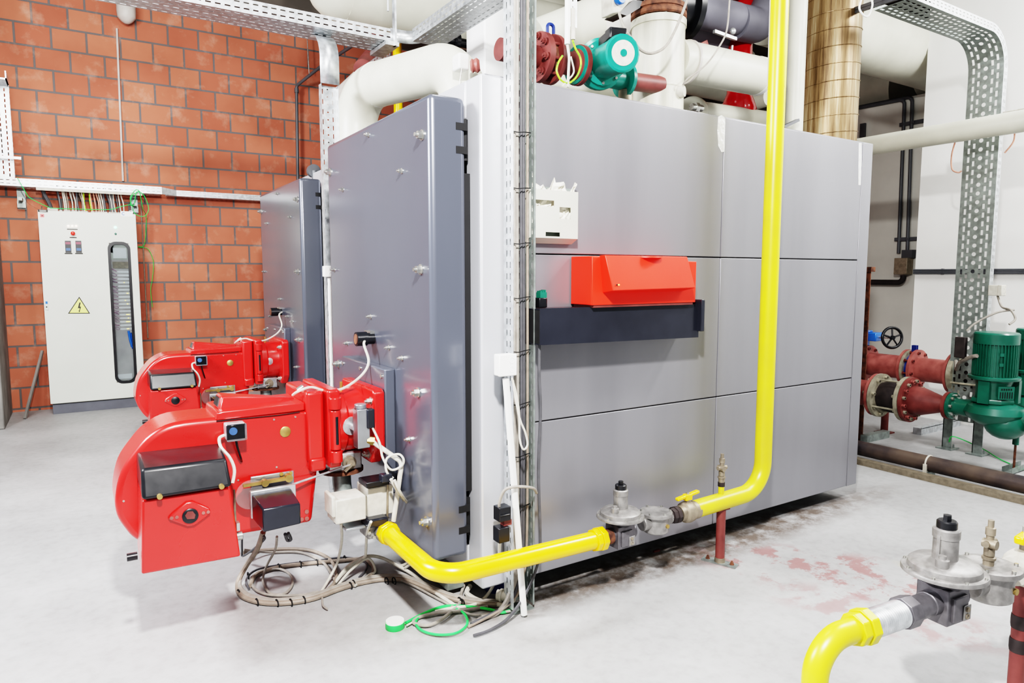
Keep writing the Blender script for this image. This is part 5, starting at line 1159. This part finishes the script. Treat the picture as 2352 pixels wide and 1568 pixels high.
b = MB(); b.lathe([(.165,0),(.165,.024),(.10,.03),(.10,.28),(.165,.285),(.165,.305)],(XB,3.01,ZB),(0,-1,0),36); b.build('pipe_barrel','redpipel',r)
b = MB(); bolts(b,(XB,3.0,ZB),(0,-1,0),.14,-.06,.03); b.build('flange_bolt','redpipe',r)
r = thing('rubber_joint','far rubber expansion joint with pale ring half hidden by the perforated tray','expansion joint',(XB,2.6,ZB-.15))
b = MB(); b.lathe([(.165,0),(.165,.035)],(XB,2.70,ZB),(0,-1,0),36); b.build('ring','greycast',r)
b = MB(); b.lathe([(.10,-.02),(.12,.06),(.10,.16)],(XB,2.66,ZB),(0,-1,0),30); b.build('bellows','rubber',r)
b = MB()
for k in range(4): a = k*PI/2+.4; b.mark(); b.cyl((XB+.15*math.cos(a),2.70,ZB+.15*math.sin(a)),(XB+.15*math.cos(a),2.46,ZB+.15*math.sin(a)),.008,seg=8)
b.build('tie_rod','greycast',r)
b = MB(); b.cyl((XB,3.25,0),(XB,3.25,ZB-.09),.03); b.box((XB-.06,3.19,0),(XB+.06,3.31,.01)); tag(b.build('pipe_support','redpipe'),'red pipe support leg under the far red pipe','support')
# black floor pipe and rail
bp = pipe('long dusty black steel pipe lying on the floor at the right',[(4.97,4.2,.085),(4.93,.4,.085)],.055,'blackpipe')
b = MB(); q = P(2122,1068,z=.085); b.torus((4.95,q.y,.085),(0,1,0),.057,.006,30,6); b.box((4.89,q.y-.012,.0),(4.90,q.y+.012,.09)); b.build('pipe_clamp','cablelight',bp)
b = MB()
for yy in (3.5,q.y,1.2): b.box((4.90,yy-.02,0),(5.0,yy+.02,.032))
tag(b.build('pipe_cradle','galv_dark'),'low steel cradles under the black floor pipe','cradle')
b = MB(); b.box((4.80,.4,0),(4.86,4.2,.035)); b.box((4.80,.4,.035),(4.862,4.2,.04)); tag(b.build('floor_rail','bronze'),'flat brown rail on the floor in front of the black pipe','rail')

# ================================================================== CABLES ON THE FLOOR
def G(a,w,h=.012): return P(a,w,z=h)
def gp(l, h=.012): return [G(*q) if len(q)==2 else G(q[0],q[1],q[2]) for q in l]
main = [(604,1222,.30),(590,1262,.2),(565,1300,.08),(546,1340,.02),(556,1368),(600,1383),(660,1384),(720,1374),(780,1352),(830,1338),(880,1330),(930,1332),(975,1348),(1020,1368),(1070,1382),(1130,1388),(1160,1383)]
for i,(dy,rr,m,lab) in enumerate(((0,.011,'cablebrown','thick brown-grey cable of the floor bundle, outermost of the loop'),(-5,.010,'cablegrey','grey cable of the floor bundle running inside the outermost one'),(-9,.007,'cablegrey','thinner grey cable on the inner side of the floor bundle'))):
    cable(lab,[G(q[0]+(-dy*.6 if k<6 else 0),q[1]+dy,(q[2] if len(q)>2 else .012)+.004*i) for k,q in enumerate(main)],rr,m)
loops = [([(575,1345),(590,1318),(640,1302),(700,1294),(770,1288),(830,1284),(856,1300),(855,1318),(830,1334),(780,1350),(740,1368)],.0095,'cablebrown','brown cable loop lying across the middle of the floor coil'),
 ([(556,1270,.05),(590,1264),(660,1260),(715,1264),(755,1282),(772,1310),(768,1338),(750,1356)],.008,'cablebrown','brown cable arching at the back of the floor coil'),
 ([(560,1262,.06),(620,1268),(690,1268),(740,1290),(760,1315),(770,1335)],.006,'cablegrey','thin grey cable arching beside the brown one at the back of the floor coil'),
 ([(572,1352),(566,1330),(590,1308),(650,1296),(720,1288),(790,1280),(835,1288),(842,1305),(825,1325)],.005,'cabledark','thin dark cable in the floor coil'),
 ([(636,1232,.30),(632,1262,.2),(612,1300,.06),(604,1330),(610,1350),(625,1364),(655,1362),(672,1340),(665,1318),(640,1306),(600,1312),(580,1330),(585,1352),(620,1366),(690,1366),(730,1358)],.0055,'cablegrey','thin grey cable dropping from the servo motor into a small loop'),
 ([(783,1202,.36),(785,1240,.24),(775,1290,.1),(755,1330,.03),(740,1355,.012),(734,1364,.012)],.006,'cablelight','pale cable hanging from the white actuator to the floor bundle'),
 ([(852,1198,.42),(843,1225,.30),(840,1270,.15),(838,1278,.10),(820,1290,.06),(790,1315,.03),(770,1338,.012)],.006,'cablelight','pale cable dropping from the pressure monitor beside the yellow pipe'),
 ([(772,1335),(800,1300,.05),(840,1278,.08),(875,1280,.06),(912,1298,.03),(950,1320,.012),(1000,1360),(1045,1390)],.008,'cablelight','pale cable humping over the floor coil and running right'),
 ([(775,1345),(805,1310,.05),(845,1282,.08),(862,1310,.03),(845,1322),(815,1345)],.006,'cablelight','pale cable with a short hump beside the floor coil'),
 ([(898,1100,.55),(915,1130,.48),(935,1160,.36),(952,1200,.25),(956,1240,.15),(948,1280,.08),(925,1298,.03),(905,1296,.02)],.007,'cablelight','pale cable pair coming down past the boiler door to the floor, left strand'),
 ([(906,1102,.55),(922,1135,.48),(942,1165,.36),(960,1205,.25),(963,1245,.15),(952,1285,.08),(930,1304,.03)],.006,'cablelight','pale cable pair coming down past the boiler door to the floor, right strand'),
 ([(1080,1345,.03),(1072,1360,.02),(1085,1372),(1110,1382),(1150,1388),(1158,1383)],.011,'cablelight','thick pale cable curving from under the boiler to the upright tray'),
 ([(1068,1340,.03),(1060,1360),(1056,1385),(1030,1410),(1000,1430),(975,1436),(950,1430),(960,1418),(1000,1408),(1060,1402),(1120,1392)],.007,'cablegrey','grey cable looping out in front of the boiler foot'),
 ([(1148,1238,.32),(1145,1290,.2),(1138,1330,.1),(1120,1365,.03),(1090,1388),(1040,1396),(1000,1404)],.007,'cablelight','pale cable falling from the black connectors to the floor'),
 ([(905,1325),(960,1350),(1020,1382),(1080,1410),(1130,1408),(1172,1403)],.005,'cablegrey','thin grey cable running under the green wire to the conduit foot'),
 ([(1170,1402,.01),(1150,1406),(1120,1398),(1070,1392),(1020,1392),(975,1408),(932,1430,.015)],.006,'cablegreen','green wire from the white conduit foot to the round green-and-white box'),
 ([(1022,1395),(1055,1400),(1072,1418),(1070,1438),(1045,1454),(1005,1457),(970,1448),(955,1430),(968,1412),(1000,1398),(1022,1394)],.005,'cablegreen','green wire ring lying on the floor in front of the upright tray'),
 ([(740,1372),(742,1390),(752,1398)],.004,'cablegrey','short thin wire end sticking out of the floor bundle'),
 ([(600,1228,.28),(606,1240,.26),(560,1276,.06),(556,1262,.1),(556,1230,.2)],.005,'cabledark','thin dark lead under the red burner cover'),
 ([(662,1224,.33),(668,1238,.29),(660,1240,.285),(655,1226,.33)],.007,'cabledark','short dark cable loop under the servo motor')]
for l,rr,m,lab in loops: cable(lab,gp(l),rr,m)
bun = [(548,1362),(590,1383),(636,1385),(668,1384),(698,1378),(805,1345),(812,1340),(888,1334),(905,1334),(1062,1384),(1056,1380),(640,1302),(690,1296),(728,1292),(792,1283),(570,1322)]
for a,w in bun:
    c = G(a,w,.013); b = MB(); b.torus(c,(1,.15,0) if w>1330 else (1,0,0),.0155,.0028,18,6); tag(b.build('cable_tie','dark_gap'),'black cable tie round the grey floor cable bundle','cable tie','cable ties on the floor bundle')
r = thing('round_box','small round green box with white lid at the end of the green wire','box',G(912,1440,0))
c = G(912,1446,0); c.z = 0; c = c+V(.0,.02,0)
MB().lathe([(.036,0),(.038,.003),(.038,.026)],c,(0,0,1),32).build('box_ring','cablegreen',r); MB().lathe([(.037,.026),(.036,.031),(.0,.032)],c,(0,0,1),32).build('box_lid','white',r)
cable('short white lead end beside the round green box',gp([(934,1436),(945,1430),(952,1426)]),.004,'cablelight')
b = MB(); b.cyl((1.43,2.37,.05),(1.48,2.31,.05),.022); b.cyl((1.44,2.36,.05),(1.446,2.352,.05),.027); tag(b.build('pipe_stub','cablelight'),'beige clamp stub behind the foot of the white conduit','fitting')
b = MB(); q = P(1508,1266,z=0); b.box((q.x-.02,q.y-.006,0),(q.x+.02,q.y+.006,.008)); tag(b.build('red_scrap','redpipe'),'small dark red scrap lying by the boiler base','scrap')

# ================================================================== LIGHT
def area(name, loc, tgt, size, power, col=(1,1,1), sy=None):
    l = bpy.data.lights.new(name,'AREA'); l.energy = power; l.size = size; l.color = col
    if sy: l.shape = 'RECTANGLE'; l.size_y = sy
    o = bpy.data.objects.new(name,l); C.objects.link(o); o.location = loc
    o.rotation_euler = (Vector(tgt)-Vector(loc)).to_track_quat('-Z','Y').to_euler(); return o
area('ceiling_light_front',(.15,.2,3.15),(.7,2.9,.5),.18,300,(1,.98,.96))
area('ceiling_light_side',(3.9,1.2,3.4),(2.4,2.2,.3),.35,75,(1,.99,.97))
area('ceiling_light_right',(5.9,.6,4.0),(6.9,2.2,1.5),1.0,170,(1,1,1))
area('ceiling_light_cabinet',(-.2,5.6,3.6),(.2,8.3,1.2),.9,80,(1,.97,.93))
area('fill_light_between',(1.9,2.9,4.3),(2.0,3.8,2.6),.5,32,(1,1,1))  # added fill that whitens the column, no known ceiling fixture
area('fill_light_left',(-1.9,3.6,3.0),(1.1,3.2,1.5),.8,290,(.95,.97,1))  # unseen fill added on the left to brighten the boiler door front
w = bpy.data.worlds.new('world'); bpy.context.scene.world = w; w.use_nodes = True
bg = w.node_tree.nodes['Background']; bg.inputs[0].default_value = (.92,.95,1,1); bg.inputs[1].default_value = .5
# ================================================================== CAMERA
cam = bpy.data.cameras.new('camera'); co = bpy.data.objects.new('camera',cam); C.objects.link(co)
cam.sensor_width = 36; cam.sensor_fit = 'HORIZONTAL'; cam.lens = FPX/2352*36; cam.clip_start = .05
m3 = Matrix((RT,UP,-FW)).transposed(); co.matrix_world = Matrix.Translation((0,0,HC)) @ m3.to_4x4()
bpy.context.scene.camera = co
vs_ = bpy.context.scene.view_settings; vs_.view_transform = 'Filmic'; vs_.look = 'Very High Contrast'; vs_.exposure = -.13
